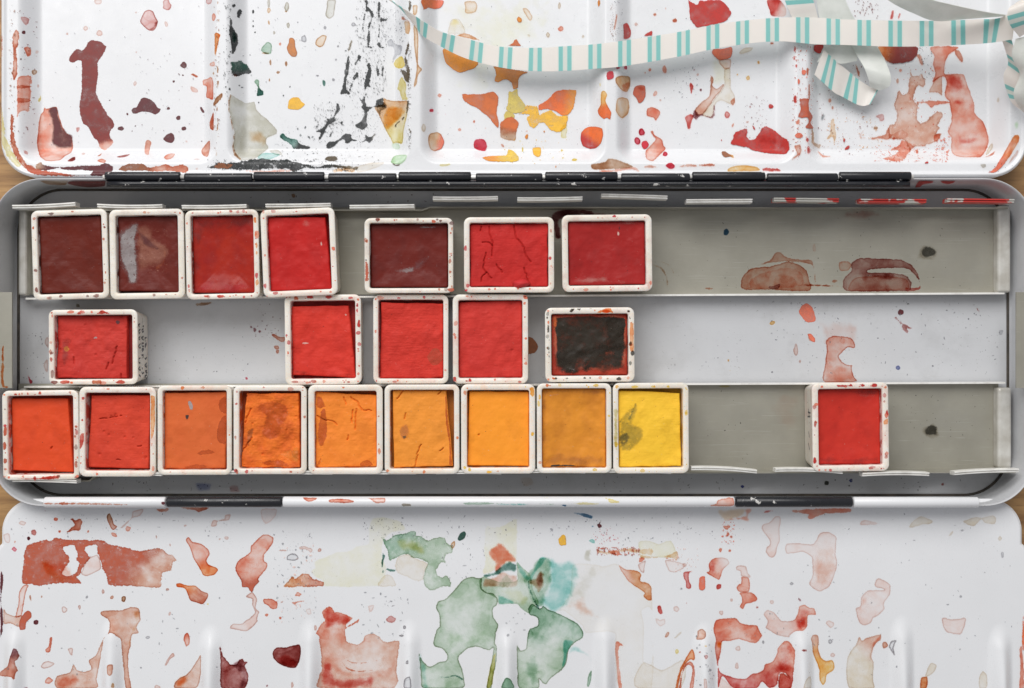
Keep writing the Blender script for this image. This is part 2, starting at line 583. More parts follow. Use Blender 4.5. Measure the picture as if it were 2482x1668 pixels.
def specks(surf, text, parent, name='paint_spatter', pts=None):
    """hundreds of tiny flat droplets, joined"""
    V, F, col = [], [], []
    ox = oy = 0
    rows = []
    for ln in text.strip().splitlines():
        if ln.startswith('@'):
            ox, oy = map(float, ln[1:].split(','))
            continue
        fl = ln.split(',')
        x0, y0, x1, y1, n, c, r0, r1 = fl[:8]
        stk = (float(fl[8]), math.radians(float(fl[9]))) if len(fl) > 8 else None
        for _ in range(int(n)):
            r = float(r0) + (float(r1) - float(r0)) * random.random() ** 2.2
            rows.append((ox + random.uniform(float(x0), float(x1)) * ZK, oy + random.uniform(float(y0), float(y1)) * ZK, r * ZK * S0, c, stk))
    if not rows:
        return None
    A = np.array([[a, b] for a, b, *_ in rows])
    X, Y = surf.proj(A[:, 0], A[:, 1])
    ok = surf.dom(X, Y) > 0.03
    for x, y, o, (_, _, r, c, stk) in zip(X, Y, ok, rows):
        if not o:
            continue
        b = len(V)
        st, an = random.uniform(0.5, 1.8), random.uniform(0, 3.14)
        if random.random() < 0.5:
            an = 1.57 + random.uniform(-0.3, 0.3)
        if stk:
            st, an = stk[0] * random.uniform(0.25, 1.0) ** 2 + 1.0, 1.57 + stk[1] + random.gauss(0, 0.09)
        k = 10
        for i in range(k):
            t = 2 * math.pi * i / k
            rr = r * random.uniform(0.7, 1.2)
            ux, uy = rr * st * math.cos(t), rr * math.sin(t) / st
            V.append((x + ux * math.cos(an) - uy * math.sin(an), y + ux * math.sin(an) + uy * math.cos(an)))
        F.append([b + i for i in range(k)])
        a = random.uniform(0.35, 0.95) if c in 'ep' else random.uniform(0.6, 1.0)
        col += [(*PAL[c], a)] * k
    V = np.array(V)
    Z = surf.f(V[:, 0], V[:, 1]) + 0.0009 + 0.00005 * surf.n
    n = len(V)
    C = np.array(col)
    prm = np.zeros((n, 4)); prm[:, 0] = C[:, 3] * 0.75; prm[:, 3] = 0
    C[:, 3] = 1
    o = mesh_np(name, np.column_stack([V, Z]), F, M_STAIN, parent, True,
                dict(col=C, prm=prm, sd=np.full(n, 0.3), soft=np.full(n, 0.01)))
    o['kind'] = 'stuff'
    return o

def height_sheet(name, surf, mat, parent, skirt_z=None):
    """a lattice over the surface's domain, its border snapped to the outline"""
    X, Y = np.meshgrid(surf.xs, surf.ys)
    D = surf.dom(X, Y)
    ny, nx = X.shape
    idx = np.arange(nx * ny).reshape(ny, nx)
    q = np.stack([idx[:-1, :-1], idx[:-1, 1:], idx[1:, 1:], idx[1:, :-1]], -1).reshape(-1, 4)
    d = D.ravel()
    q = q[d[q].max(1) > 0]
    used, inv = np.unique(q, return_inverse=True)
    q = inv.reshape(-1, 4)
    x, y, dd = X.ravel()[used].copy(), Y.ravel()[used].copy(), d[used]
    h = 1e-3
    for _ in range(3):
        dd = surf.dom(x, y)
        gx = (surf.dom(x + h, y) - surf.dom(x - h, y)) / (2 * h)
        gy = (surf.dom(x, y + h) - surf.dom(x, y - h)) / (2 * h)
        out = dd < 0
        x[out] -= (dd * gx)[out]
        y[out] -= (dd * gy)[out]
    V = np.stack([x, y, surf.f(x, y)], 1)
    if skirt_z is not None:
        e = np.concatenate([q[:, [0, 1]], q[:, [1, 2]], q[:, [2, 3]], q[:, [3, 0]]])
        key = np.sort(e, 1)
        u, first, cnt = np.unique(key[:, 0].astype(np.int64) * 10 ** 7 + key[:, 1], return_index=True, return_counts=True)
        be = e[first[cnt == 1]]
        bv, binv = np.unique(be, return_inverse=True)
        binv = binv.reshape(-1, 2)
        low = V[bv].copy(); low[:, 2] = skirt_z
        n0 = len(V)
        V = np.concatenate([V, low])
        q = np.concatenate([q, np.stack([be[:, 1], be[:, 0], n0 + binv[:, 0], n0 + binv[:, 1]], 1)])
    return mesh_np(name, V, q, mat, parent, True)
LID_STAINS = """
@0,0
m .98 .1 .6|760,360 800,348 870,360 905,390 920,400 905,450 870,500 845,540 850,640 838,740 830,790 850,850 890,920 930,990 975,1040 992,1080 955,1130 950,1180 978,1225 950,1270 905,1300 870,1285 840,1220 800,1180 760,1100 715,1060 690,990 685,900 700,820 705,700 705,580 700,530 665,525 630,545 595,525 600,490 640,440 665,425 715,430 745,400|g 890,1195 905,1260 c .8
c .75 .6 .3|385,895 395,940 440,930 490,920 500,960 520,1020 540,1090 575,1150 620,1180 632,1270 615,1320 560,1350 520,1385 440,1395 380,1385 340,1340 318,1260 325,1150 335,1050 350,990 375,960
M .97 0 .3 .07|435,925 492,915 510,965 530,1030 545,1095 585,1150 628,1176 634,1270 580,1290 500,1275 440,1250 445,1100 430,1000 415,960
M .96 .1 .4|1190,900 1220,855 1250,840 1300,855 1340,890 1365,930 1388,940 1378,970 1340,992 1290,970 1240,965 1200,975 1175,985 1145,980 1133,955 1150,930 1180,925
M .95 .1 .2|E 1585,563,30,30 1500,706,13,13 1580,652,12,10 1455,937,17,15 1540,1018,21,22 1588,1113,25,19 1042,1110,30,21 1100,987,12,14 948,868,12,10 205,280,20,18 1270,1120,10,8 1140,1133,8,8 1170,1088,10,8 1637,1070,8,8 1742,1220,9,7 1545,780,8,12 1745,950,13,36,-30 180,512,10,12 218,512,12,8 190,605,12,10
M .95 .1 .3|1410,1190 1440,1160 1480,1145 1505,1170 1508,1210 1480,1238 1430,1225 1408,1205
t .9 .2 .4|1255,1225 1280,1208 1310,1230 1300,1265 1285,1340 1250,1330 1248,1280|g 1280,1220 1270,1320 c .7
s .5 .9 .2|1245,100 1285,82 1325,100 1345,150 1365,180 1355,230 1325,268 1280,262 1240,230 1208,190 1220,150
m .7 .1 .2 .06|1345,160 1365,185 1355,230 1325,268 1280,262 1240,230 1290,250 1330,215
s .85 .5 .2|E 1440,45,40,48 1805,10,28,32
c .6 .5 .2|E 1845,150,18,34
p .5 .5 .2|E 845,15,38,22 740,245,26,24 858,288,32,28 580,293,12,14 1165,722,16,22 1435,210,15,28,-25 1178,453,9,9 1175,108,12,12 330,745,10,20 320,448,18,20 1598,158,8,8
s .8 .4 .3|170,150 215,142 260,165 245,205 222,225 195,195
c .7 .4 .3|205,415 240,398 270,430 268,480 240,492 220,455
t .75 .4 .7|105,320 140,255 165,300 160,380 140,430 150,520 148,640 120,690 105,640 115,500
c .6 .3 .6|160,665 270,655 268,760 268,860 255,975 205,955 170,975 145,1010 150,850 145,740
t .6 .2 .8|150,735 268,740 268,760 150,765
t .6 .2 .8|150,850 268,855 265,880 150,890
t .8 .4 .9|95,990 118,1010 112,1120 135,1220 160,1300 220,1400 290,1440 360,1480 300,1490 220,1460 150,1380 100,1280 88,1180 92,1080
M .95 .2 .8|305,1430 350,1400 380,1425 500,1440 640,1435 850,1425 920,1405 975,1440 970,1475 900,1530 760,1520 800,1480 700,1470 560,1468 500,1455 400,1470 320,1465|g 480,0 350,0 b .9
t .94 .2 .8|200,1400 290,1450 380,1475 500,1490 640,1510 880,1525 700,1530 500,1520 330,1515 240,1480
b .95 .2 .8|1020,1470 1060,1430 1130,1412 1220,1412 1290,1445 1420,1420 1480,1435 1580,1420 1632,1455 1600,1495 1500,1480 1350,1480 1200,1475 1100,1478|g 1220,0 1400,0 t .85
m .9 .1 .3|580,1392 620,1360 652,1355 650,1385 615,1398
m .7 .2 .3|1005,1350 1060,1340 1130,1330 1100,1350 1060,1362 1010,1360
c .6 .4 .4|835,1385 880,1368 920,1385 900,1408 850,1400
c .6 .4 .3|1415,1360 1450,1330 1515,1325 1490,1365 1440,1380
t .5 .4 .4|838,1350 880,1325 865,1350
c .85 .5 .3|1750,690 1790,680 1825,660 1843,720 1840,860 1810,855 1780,840 1785,750 1752,735
t .8 .4 .3|1740,1290 1770,1250 1810,1210 1815,1280 1795,1355 1755,1345 1738,1320
o .8 .4 .5|1855,285 1905,300 1890,350 1870,440 1860,510 1852,420
t .9 .3 .4|1842,970 1848,1060 1845,1125 1815,1115 1810,1060
b .7 .3 .6|1840,890 1870,840 1915,800 1925,830 1885,885 1845,920
t .8 .4 .4|1640,640 1670,632 1712,660 1700,672 1665,655
p .8 .3 .4|1650,745 1705,770 1708,800 1660,795 1645,770
c .7 .3 .4|1805,550 1850,530 1855,570 1820,575
b .6 .3 .5|E 1880,600,8,35 1882,730,9,38 1875,950,9,30 1878,1120,5,90 1888,180,9,18 1880,25,8,15 1843,635,7,12 1885,100,6,30 1868,1320,6,40
y .5 .6 .3|E 345,855,12,30,15
b .5 .4 .3|E 298,628,28,26
c .8 .3 .5|2,285 20,300 22,420 18,540 2,600
v .5 .2 .9|2,900 30,1000 50,1180 110,1310 180,1420 150,1440 60,1350 5,1200
s .6 .4 .4|655,1105 690,1098 685,1130 665,1145
s .7 .4 .5|205,1295 240,1310 240,1340 210,1325
p .5 .5 .4|E 720,1328,18,10 1700,1375,30,7 1610,1222,12,12 1700,1458,14,12
@500,0
n .96 .1 .5|205,150 225,180 228,230 245,255 270,300 275,370 260,430 240,470 220,465 215,390 200,320 195,260 200,200
g .85 .1 .4 .05|E 240,315,24,62
n .95 .1 .5|E 287,115,24,42,15 238,50,20,18 405,98,11,22 405,180,7,18 405,225,9,14 420,278,10,10 203,770,12,18 343,325,5,6 315,425,6,7 378,475,7,10 310,755,10,10 288,740,9,7 178,905,9,18 722,750,7,11 665,827,9,10 453,887,8,12
g .97 .1 .8|215,530 250,535 300,520 325,545 365,575 395,625 375,640 330,640 285,660 225,655 215,600|g 300,560 330,640 n .97
t .85 .1 .5|218,625 260,640 285,655 240,662
h .9 .5 .3|470,440 490,395 530,358 568,385 560,460 520,470
b .8 .1 .3|E 512,460,40,10
h .9 .4 .4|410,705 435,685 460,700 455,740 470,770 495,790 490,825 430,830 440,790 440,745|g 440,740 470,800 g .9
W .95 .7 .2|715,330 745,325 765,350 770,400 790,460 775,495 735,490 705,455 695,410 712,370
w .45 .9 .2|960,330 1000,300 1040,310 1035,345 1010,400 975,410 940,385 945,350
K .7 .7 .2|1045,0 1120,0 1110,80 1100,140 1060,165 1028,130 1040,60
K .5 .7 .3|E 695,65,22,45 540,30,14,40 708,222,17,30 585,284,13,20
w .5 .6 .3|E 540,92,18,26 540,195,11,24 690,100,18,10
e .25 .6 .2|E 843,335,24,34 960,655,16,10 828,645,7,28 1270,212,22,18 1120,515,11,14 790,195,9,9 850,405,14,5 1025,240,14,18 1138,400,12,14 1097,690,14,16 470,545,12,8
a .97 .3 .2|E 773,902,74,55
b .85 .3 .3|E 690,550,14,28 620,625,18,14 545,690,9,20 555,540,11,30
c .4 .4 .3|E 638,378,13,16
g .9 .3 .2|E 1015,718,18,30
K .85 .3 .5|205,820 240,830 300,870 350,890 415,880 435,945 490,1000 560,1060 608,1120 605,1160 530,1190 520,1230 535,1280 480,1330 440,1360 380,1380 300,1385 250,1340 232,1250 240,1150 220,1050 195,960 192,880
b .75 0 .4|205,815 220,820 207,870 202,960 226,1060 245,1170 240,1270 262,1330 300,1370 292,1385 240,1340 226,1270 232,1160 212,1060 188,950 190,870
w .6 0 .3 .18|400,1130 480,1120 540,1150 530,1260 420,1270 330,1230 340,1190
T .35 .3 .4|440,1370 480,1325 560,1320 640,1335 560,1375
g .9 .3 .6|630,1165 665,1150 700,1185 780,1205 800,1230 830,1250 905,1270 880,1290 820,1285 750,1285 730,1250 680,1220 645,1195|g 740,1225 800,1260 n .97
n .95 0 .9|1215,500 1230,480 1240,540 1230,620 1210,700 1215,770 1245,800 1235,825 1195,810 1155,815 1170,770 1190,690 1200,600
n .96 0 1|1310,470 1335,490 1310,540 1285,560 1275,540 1300,520
n .96 0 1|1280,640 1320,610 1310,660 1280,700 1250,760 1240,800 1225,790 1260,710
n .95 0 .9|1385,560 1400,540 1420,560 1425,640 1410,720 1425,760 1390,750 1375,785 1362,770 1375,660 1395,610
n .96 0 .9|1470,560 1490,600 1495,650 1475,660 1465,610
n .96 0 .9|1520,560 1535,600 1530,660 1510,655 1515,600
n .95 0 .8|1370,0 1392,0 1395,60 1420,85 1448,130 1432,180 1412,250 1418,330 1408,395 1435,405 1420,420 1388,405 1392,300 1396,240 1422,150 1405,100 1376,110 1364,200 1357,260 1345,240 1366,130 1380,70
n .96 0 .9|1490,0 1502,30 1498,120 1502,200 1498,330 1484,325 1488,200 1482,120 1480,60
n .96 0 .9|1500,150 1540,165 1580,145 1565,175 1520,185 1500,205
n .96 0 .8|1480,370 1500,355 1515,400 1535,410 1520,425 1490,410 1472,385
u .7 0 .8|1250,340 1262,360 1250,420 1228,450 1220,430 1235,380
n .95 0 .8|1310,820 1330,850 1350,860 1370,810 1375,890 1390,920 1460,910 1470,860 1530,845 1530,890 1550,920 1500,930 1440,930 1400,960 1385,1000 1385,1060 1395,1090 1350,1120 1320,1110 1285,1085 1330,1050 1360,1000 1365,960 1335,925 1350,905 1330,870
n .95 0 .8|1130,880 1155,940 1120,990 1110,1020 1130,1045 1060,1080 1030,1120 1010,1170 985,1205 968,1200 985,1150 945,1135 1000,1110 1040,1050 1030,1010 1070,1030 1110,980 1120,930
n .96 0 .6|1090,1120 1085,1160 1070,1190 1058,1185 1070,1150
n .96 0 .6|1160,1050 1185,1045 1175,1075 1158,1072
n .96 0 .7|1035,1250 1060,1225 1120,1215 1160,1190 1190,1160 1250,1155 1265,1200 1310,1210 1260,1220 1225,1240 1195,1235 1190,1205 1150,1220 1100,1270 1045,1285
n .96 0 .7|1375,1160 1395,1185 1430,1175 1450,1150 1465,1155 1440,1200 1410,1240 1380,1220 1340,1230 1375,1205|g 1420,0 1460,0 u .8
u .95 .1 .4|1015,1378 1050,1350 1110,1350 1137,1375 1110,1392 1060,1392
n .7 0 .9|1030,890 1075,875 1060,895 1030,905
n .7 0 .6|E 610,1250,25,8,10 885,1185,10,10 918,1183,8,8 815,1170,9,11 1170,1292,8,7 928,1325,12,6 1060,750,6,14 855,1100,9,12 790,1110,8,20
n .96 .1 1|0,1450 60,1430 110,1400 150,1410 210,1405 300,1395 420,1375 500,1370 600,1385 700,1375 760,1395 860,1420 960,1440 1040,1420 1150,1430 1310,1440 1290,1470 1150,1450 1050,1450 950,1455 840,1450 760,1490 700,1460 560,1455 400,1470 250,1465 100,1455|g 1050,0 1280,0 u .8
b .93 .1 1|60,1440 110,1402 150,1412 230,1420 200,1455 100,1455
c .5 .1 1|310,1465 500,1475 700,1462 760,1480 600,1492 400,1490
w .7 .1 1|1090,1460 1280,1450 1270,1490 1180,1480 1110,1490
w .75 .6 .5|1525,840 1560,860 1620,870 1700,870 1735,870 1748,930 1735,1000 1715,1080 1700,1180 1695,1240 1640,1235 1610,1240 1590,1195 1560,1150 1530,1090 1510,1040 1480,980 1450,930 1480,910 1530,900|g 1580,1020 1660,1150 v .85
O .6 .3 .3 .06|1540,950 1600,910 1690,920 1720,970 1640,1060 1560,1140 1520,1070
k .7 .3 .3 .05|1600,960 1660,945 1690,985 1640,1040 1600,1010
u .94 0 1|1735,870 1748,900 1740,970 1720,1010 1690,1040 1650,1070 1640,1100 1630,1080 1680,1030 1715,1000 1725,940
u .5 .2 1|1465,930 1500,900 1545,890 1560,920 1510,960 1500,1000
y .9 .3 .4|1620,540 1650,500 1690,485 1720,560 1690,590 1640,590 1620,565
u .94 .1 1|1740,350 1755,370 1745,420 1730,500 1750,570 1760,650 1750,710 1720,700 1700,660 1670,610 1700,600 1730,620 1710,560 1715,480
e .6 .2 .8|1560,360 1600,340 1640,380 1690,400 1680,470 1640,490 1620,530 1600,570 1622,470 1610,400 1570,400
v .6 .3 .7|1690,660 1730,740 1720,800 1740,860 1690,860 1670,790 1650,770 1660,720
w .7 .4 .5|1710,180 1760,200 1755,290 1720,290 1712,230
t .7 .2 .5|1680,135 1760,190 1720,180 1685,165
u .94 0 .9|1745,0 1772,20 1768,90 1745,90
w .4 .8 .3|1795,150 1830,300 1830,550 1865,600 1830,650 1820,720 1795,760 1790,740 1810,650 1815,560 1795,400 1790,250
w .55 .6 .3|1780,50 1825,45 1820,110 1790,140
l .85 .4 .3|1590,1395 1620,1350 1690,1335 1735,1340 1720,1385 1680,1420 1630,1420 1600,1410
u .94 0 .4|1595,1400 1640,1418 1685,1415 1660,1435 1620,1432
l .5 .2 .5|1600,1240 1660,1240 1670,1290 1610,1285
k .4 .4 .4|1300,1440 1400,1410 1540,1400 1500,1440 1380,1480 1300,1490
K .4 .4 .4|540,1300 620,1295 660,1335 600,1340
v .4 .4 .3|2010,1420 2110,1412 2090,1435 2030,1438
n .7 0 .8|E 1752,1200,7,60 1765,1165,6,25
K .6 .4 .3|E 1752,1120,14,16
@960,0
Y .7 0 .2 .6|400,20 900,0 1350,40 1300,300 1000,520 780,800 560,760 640,400 420,200
q .94 .4 .3|220,0 405,0 408,40 380,75 330,82 280,70 250,85 235,105 232,70|g 260,0 380,30 c .95
w .35 .6 .4|590,15 680,10 705,50 680,110 600,115 595,60
w .3 .6 .3|1090,75 1130,70 1180,140 1165,185 1140,170 1110,120
y .55 0 .3 .08|E 505,195,55,40
k .5 .4 .3|475,170 540,160 570,200 600,290 450,290 460,220
O .95 .6 .3|405,420 470,430 560,470 710,535 680,590 620,610 550,632 500,610 460,575 430,550 410,490
q .6 .5 .6|450,290 520,300 600,285 680,320 750,360 640,335 540,315
q .94 .4 .3|960,395 1005,375 1020,345 1045,340 1060,370 1080,400
W .94 .6 .5|835,565 880,575 1000,600 1150,620 1080,655 1060,690 1055,760 1005,770 1000,720 960,690 925,690 880,715 845,700 860,650 855,610|g 950,640 880,700 O .95
v .95 .4 .6|970,795 1010,790 1045,765 1060,830 1110,890 1120,940 1090,970 1020,985 950,950 965,890
q .95 .4 .5|575,815 640,815 750,810 800,793 850,795 880,830 882,900 870,970 885,1050 885,1110 850,1080 800,1010 740,970 690,930 630,905 580,860
v .93 .2 .8|940,960 1020,985 1010,1030 930,1040
q .95 .3 .6|900,1070 930,1030 1000,1010 1060,1060 1045,1130 1030,1215 990,1215 900,1190|g 960,1060 960,1180 b .9
a .95 .2 .9|1120,910 1220,920 1240,990 1330,950 1400,1000 1480,1000 1470,1100 1410,1140 1340,1130 1290,1070 1240,1060 1200,1105 1150,1090 1130,1030 1150,990 1050,985 1110,960
x .95 .3 .5|1230,910 1300,870 1385,785 1550,775 1555,830 1530,930 1490,990 1430,1000 1380,960 1300,945 1235,955|g 1420,840 1520,860 O .95
v .6 .3 .7|1420,1110 1475,1060 1470,1190 1425,1185
x .95 .5 .2|1590,1200 1600,1140 1650,1100 1720,1093 1780,1110 1788,1170 1770,1240 1720,1285 1660,1285 1610,1260|g 1690,1170 1650,1220 r .95
w .7 .8 .3|275,1215 290,1160 345,1140 390,1160 418,1220 395,1285 340,1308 300,1295 285,1260|g 330,1200 400,1230 c .95
R .85 .3 .4|670,1240 690,1205 760,1205 788,1260 770,1305 720,1300 675,1280
O .94 .4 .5|740,1360 830,1345 950,1340 965,1290 1010,1300 1060,1360 1040,1395 900,1400 790,1390|g 780,0 950,0 y .95
a .95 .4 .3|1180,1275 1250,1275 1250,1345 1215,1358 1182,1330
R .9 .1 .2|E 308,955,19,15 425,985,4,4 363,975,5,6
c .5 .5 .3|E 375,825,20,17 548,1118,18,16 673,1052,9,15 1425,248,26,22 1127,1133,12,9
t .8 .2 .3|E 773,1108,10,10 920,1260,12,25,-35
k .6 .7 .3|E 240,1105,23,35 1310,303,19,25 1615,315,14,15 1410,50,14,34
O .93 .7 .3|E 1065,172,26,25 1128,1180,15,26 1280,1138,10,12 1750,30,12,32
y .75 .4 .3|E 1092,1292,8,22 1440,1365,10,10 1540,1380,25,12 1355,1362,6,10 1430,1300,9,10 1068,1218,10,6 1760,735,6,20
O .95 .4 .3|E 1380,1440,10,12
x .93 .5 .3|1770,790 1805,783 1825,820 1810,860 1820,900 1858,965 1850,1035 1820,1020 1790,1030 1745,990 1740,950 1765,900 1765,850|g 1800,960 1795,820 O .75
b .9 .2 .6|1690,1420 1800,1400 1830,1370 1910,1380 2040,1430 2030,1450 1900,1460 1700,1465
c .6 .2 .7|1760,1470 1900,1460 2050,1440 2100,1470 2090,1490 2040,1460 1900,1485 1770,1490
r .95 .2 .3|1960,215 1995,200 2030,260 2025,320 1990,338 1965,335 1965,270
t .6 .3 .4|1885,200 1900,130 1912,125 1905,200 1890,260 1875,260
k .5 .4 .4|1130,300 1160,300 1150,330
@1440,0
r .97 .2 .6|810,0 840,20 890,40 910,5 960,12 990,0 1080,0 1130,30 1185,110 1130,190 1000,220 890,240 850,205 825,150 820,60
r .9 .3 .3|1490,0 1600,0 1660,80 1645,145 1530,140 1510,80|g 1560,60 1630,80 p .7
r .95 .2 .4|430,310 470,275 500,265 505,305 440,315
t .9 .2 .3|E 695,178,24,20 525,125,14,15 620,75,8,9 1535,375,18,10
p .9 .5 .3|E 362,212,18,18 895,645,13,13 1325,1055,16,10 570,865,12,12
R .95 .1 .4|110,625 160,615 172,665 140,690 110,690
w .7 .8 .3|190,670 240,655 310,665 312,740 290,795 250,790 210,750 185,710
t .5 .3 .5 .04|240,740 300,700 312,740 285,790 255,785
W .55 .6 .3|185,920 200,850 245,840 295,860 305,930 290,990 245,1025 210,1000 185,960
t .95 .4 .2|335,790 350,750 400,735 440,745 445,830 420,880 385,895 360,850 335,820
c .6 .2 .2 .04|370,770 400,745 438,760 420,790
c .85 .5 .4|455,940 500,925 560,950 572,985 530,1050 510,1020 455,1000
c .85 .4 .3|E 528,808,18,28,25 608,600,20,35,-15 480,603,12,15 440,630,7,10
R .8 .3 .3|E 205,588,20,12 272,585,17,18
r .9 .2 .4|820,740 832,712 860,750 855,775 838,810 825,775
M .7 .2 .3|E 920,780,9,14 863,603,8,9
c .95 .5 .3|1015,460 1030,425 1110,420 1185,405 1195,450 1180,500 1120,520 1070,520
Y .6 0 .2 .2|1020,400 1180,500 1160,720 1040,740 1000,560
z .5 .6 .4|1070,520 1180,510 1175,590 1120,595
k .85 .5 .3|1125,600 1175,590 1180,760 1215,830 1210,890 1180,905 1150,890 1100,870 1060,885 1040,930 1030,1000 1015,1020 930,1000 960,950 1040,850 1120,740 1120,660
t .9 .2 .4|1175,880 1212,840 1215,890 1195,918
z .85 .7 .5|1005,650 1030,680 1020,740 1060,765 1125,720 1100,780 1040,850 1000,910 940,985 880,1000 870,950 920,890 990,830 1005,740
M .75 0 1|870,950 900,985 960,990 1015,1005 1035,900 1047,960 1020,1025 930,1000 880,1030 850,1000
r .9 .2 .5|780,1010 830,985 860,1000 845,1040 830,1115 805,1110 800,1065 785,1040
k .7 .6 .4|1250,450 1300,415 1375,410 1350,445 1290,465 1255,470
O .5 .6 .3|E 1328,675,20,20 1418,542,13,16 1237,645,10,12
R .85 .8 .2|E 410,1143,30,32 372,1217,28,31
R .95 .3 .3|405,1250 420,1220 455,1215 478,1250 460,1280 425,1290
R .9 .4 .2|E 615,1330,26,20 660,1433,40,27
c .7 .6 .5|480,1135 510,1130 525,1170 590,1210 600,1260 620,1285 575,1330 510,1390 450,1375 440,1310 480,1260 530,1205 510,1180
r .9 .5 .3|E 1150,993,30,34
r .95 .2 .3|E 1525,920,23,20 1378,1105,9,24,-30 1435,1000,7,14,-20 1098,1212,9,10 1348,925,10,9
c .6 .4 .5|1185,1080 1210,1060 1200,1105 1185,1105
r .95 .2 .6|1215,1140 1320,1110 1320,1180 1345,1210 1390,1195 1430,1140 1450,1105 1490,1090 1560,1130 1630,1180 1685,1225 1680,1300 1640,1335 1500,1325 1380,1305 1330,1280 1180,1245 1200,1200
m .5 0 .3 .25|1440,1150 1560,1150 1660,1230 1600,1260 1420,1240
b .95 .2 .4|1100,1310 1130,1308 1165,1330 1200,1340 1205,1365 1170,1355 1130,1362 1105,1340|g 1140,0 1190,0 O .9
t .7 .2 .7|410,1445 480,1425 555,1445 480,1449
t .8 .2 .7|905,1430 960,1415 1040,1415 1035,1435 920,1435
t .5 .2 .7|720,1440 820,1415 880,1430 860,1440
O .5 .6 .3|1150,1480 1180,1440 1280,1425 1400,1440 1440,1475 1300,1478
r .85 .2 .7|1440,1475 1480,1450 1590,1460 1610,1480
t .95 .3 .6|1775,860 1850,855 1855,950 1890,1010 1870,1060 1900,1110 1860,1115 1820,1100 1850,1060 1845,1020 1790,1020 1760,1010 1780,950
c .9 .3 .4|1740,1050 1775,1020 1770,1075 1740,1070
c .95 .3 .3|E 1765,1172,38,28 1810,628,22,25 1765,705,13,28
r .9 .2 .4|E 1745,568,11,20 1735,860,15,42 1850,1295,18,38 1840,1210,14,18 1732,425,11,32 1725,500,9,22
t .6 .3 .6|1725,1265 1780,1250 1785,1330 1700,1385 1750,1330
t .8 .3 .7|E 1855,790,7,70 1842,620,10,36
b .5 .2 .9|1880,1100 1900,1180 1900,1230 1960,1250 1940,1290 1880,1230
@1862,0
m .97 .1 .5|945,400 1270,400 1290,460 1250,520 1180,545 1080,555 1020,530 985,480|g 1120,440 970,405 q .9
t .9 .1 .6|1280,470 1320,480 1340,560 1315,560
c .85 .5 .5|1395,405 1620,400 1640,420 1560,470 1530,540 1525,640 1680,640 1720,740 1780,900 1780,980 1860,1060 1905,1210 1880,1300 1830,1355 1700,1360 1600,1340 1575,1280 1580,1190 1545,1140 1580,1040 1565,890 1520,830 1540,700 1500,660 1410,720 1440,640 1420,560 1430,480|g 1560,500 1650,700 c .8
r .6 0 .3 .12|1640,1180 1700,1200 1760,1180 1800,1130 1810,1220 1740,1260 1650,1250
r .6 0 .4 .2|1540,660 1670,650 1690,760 1620,840 1550,820
r .6 0 .5 .12|1600,850 1700,880 1770,890 1770,940 1680,900 1600,900
t .6 .3 .6|1600,420 1650,440 1680,500 1670,540 1620,480
z .75 .5 .5|1410,740 1440,680 1500,660 1500,760 1500,830 1460,800 1380,800
z .85 .6 1|1130,780 1160,820 1200,800 1215,720 1225,600 1240,650 1300,655 1325,615 1335,660 1360,690 1340,760 1290,740 1250,830 1260,890 1300,900 1280,1000 1310,1070 1370,1040 1400,1010 1460,960 1510,990 1460,1080 1480,1110 1440,1160 1500,1150 1460,1220 1340,1260 1260,1270 1220,1310 1200,1250 1170,1210 1040,1190 1040,1080 1090,1070 1110,980 1085,930 1100,850
c .9 .2 .9|1150,1210 1210,1230 1260,1270 1220,1310 1170,1380 1100,1395 990,1370 1080,1340 1120,1300 930,1310 1060,1290 1130,1250
t .8 .2 .8|880,1190 1000,1165 1040,1080 1050,1150 1070,1170 1040,1205 960,1195 900,1205
p .8 .2 .6|1070,1170 1150,1120 1210,1160 1180,1200 1100,1200
c .7 .4 .8|1280,885 1400,870 1560,878 1560,890 1450,905 1410,935 1360,895
c .7 .4 .5|1430,1170 1490,1150 1470,1210 1430,1225
c .8 .3 .4|E 1085,1195,14,14 1140,610,14,16 1282,1305,14,20 1545,1315,15,12 1510,1275,25,9
z .7 .5 .4|E 1115,705,14,26
c .95 .3 .4|1910,1490 1960,1440 2020,1340 2080,1230 2120,1170 2165,1170 2160,1230 2100,1330 2020,1440 1960,1490|g 2000,1400 2140,1190 o .8
m .9 0 .5|1890,1500 1910,1470 1925,1490
p .7 .5 .3|2095,1370 2150,1290 2155,1330 2060,1430
w .65 .3 .8|540,1040 560,1010 575,1080 590,1180 570,1240 550,1190 490,1210 530,1160
n .75 0 .6 .06|E 470,1010,18,36,20
b .8 .3 .4|E 925,1105,22,18 788,1072,9,12
r .95 .2 .4|400,390 480,390 445,470 395,440
t .9 .2 .5|755,560 790,640 775,670 760,600
r .9 .2 .5|1050,165 1065,95 1085,95 1075,160
r .8 .2 .5|1110,165 1130,115 1140,125 1125,170
r .95 .2 .4|E 680,1280,30,14,-35 1365,1405,18,9,-20 655,1215,12,20 345,1295,10,20
c .6 .3 .8|420,1295 460,1330 490,1345 560,1350 470,1360 440,1330
t .5 .3 .6|E 530,870,11,18 553,930,8,16 518,800,6,28 1035,780,18,8,40
s .5 .4 .7|920,1005 990,985 1000,1040 960,1050 950,1020
u .8 .1 .7|1830,1420 1870,1415 1880,1440 1850,1452
k .5 .5 .3|E 1982,865,14,34
l .6 .2 .4 .06|E 2140,1080,25,40
k .5 .6 .3|1870,1340 1900,1270 1930,1230 1940,1270 1900,1330
c .3 .7 .3|1860,1360 1900,1340 1970,1290 1940,1340
p .6 .4 .6|780,1165 830,1120 800,1180 880,1195 800,1195
"""
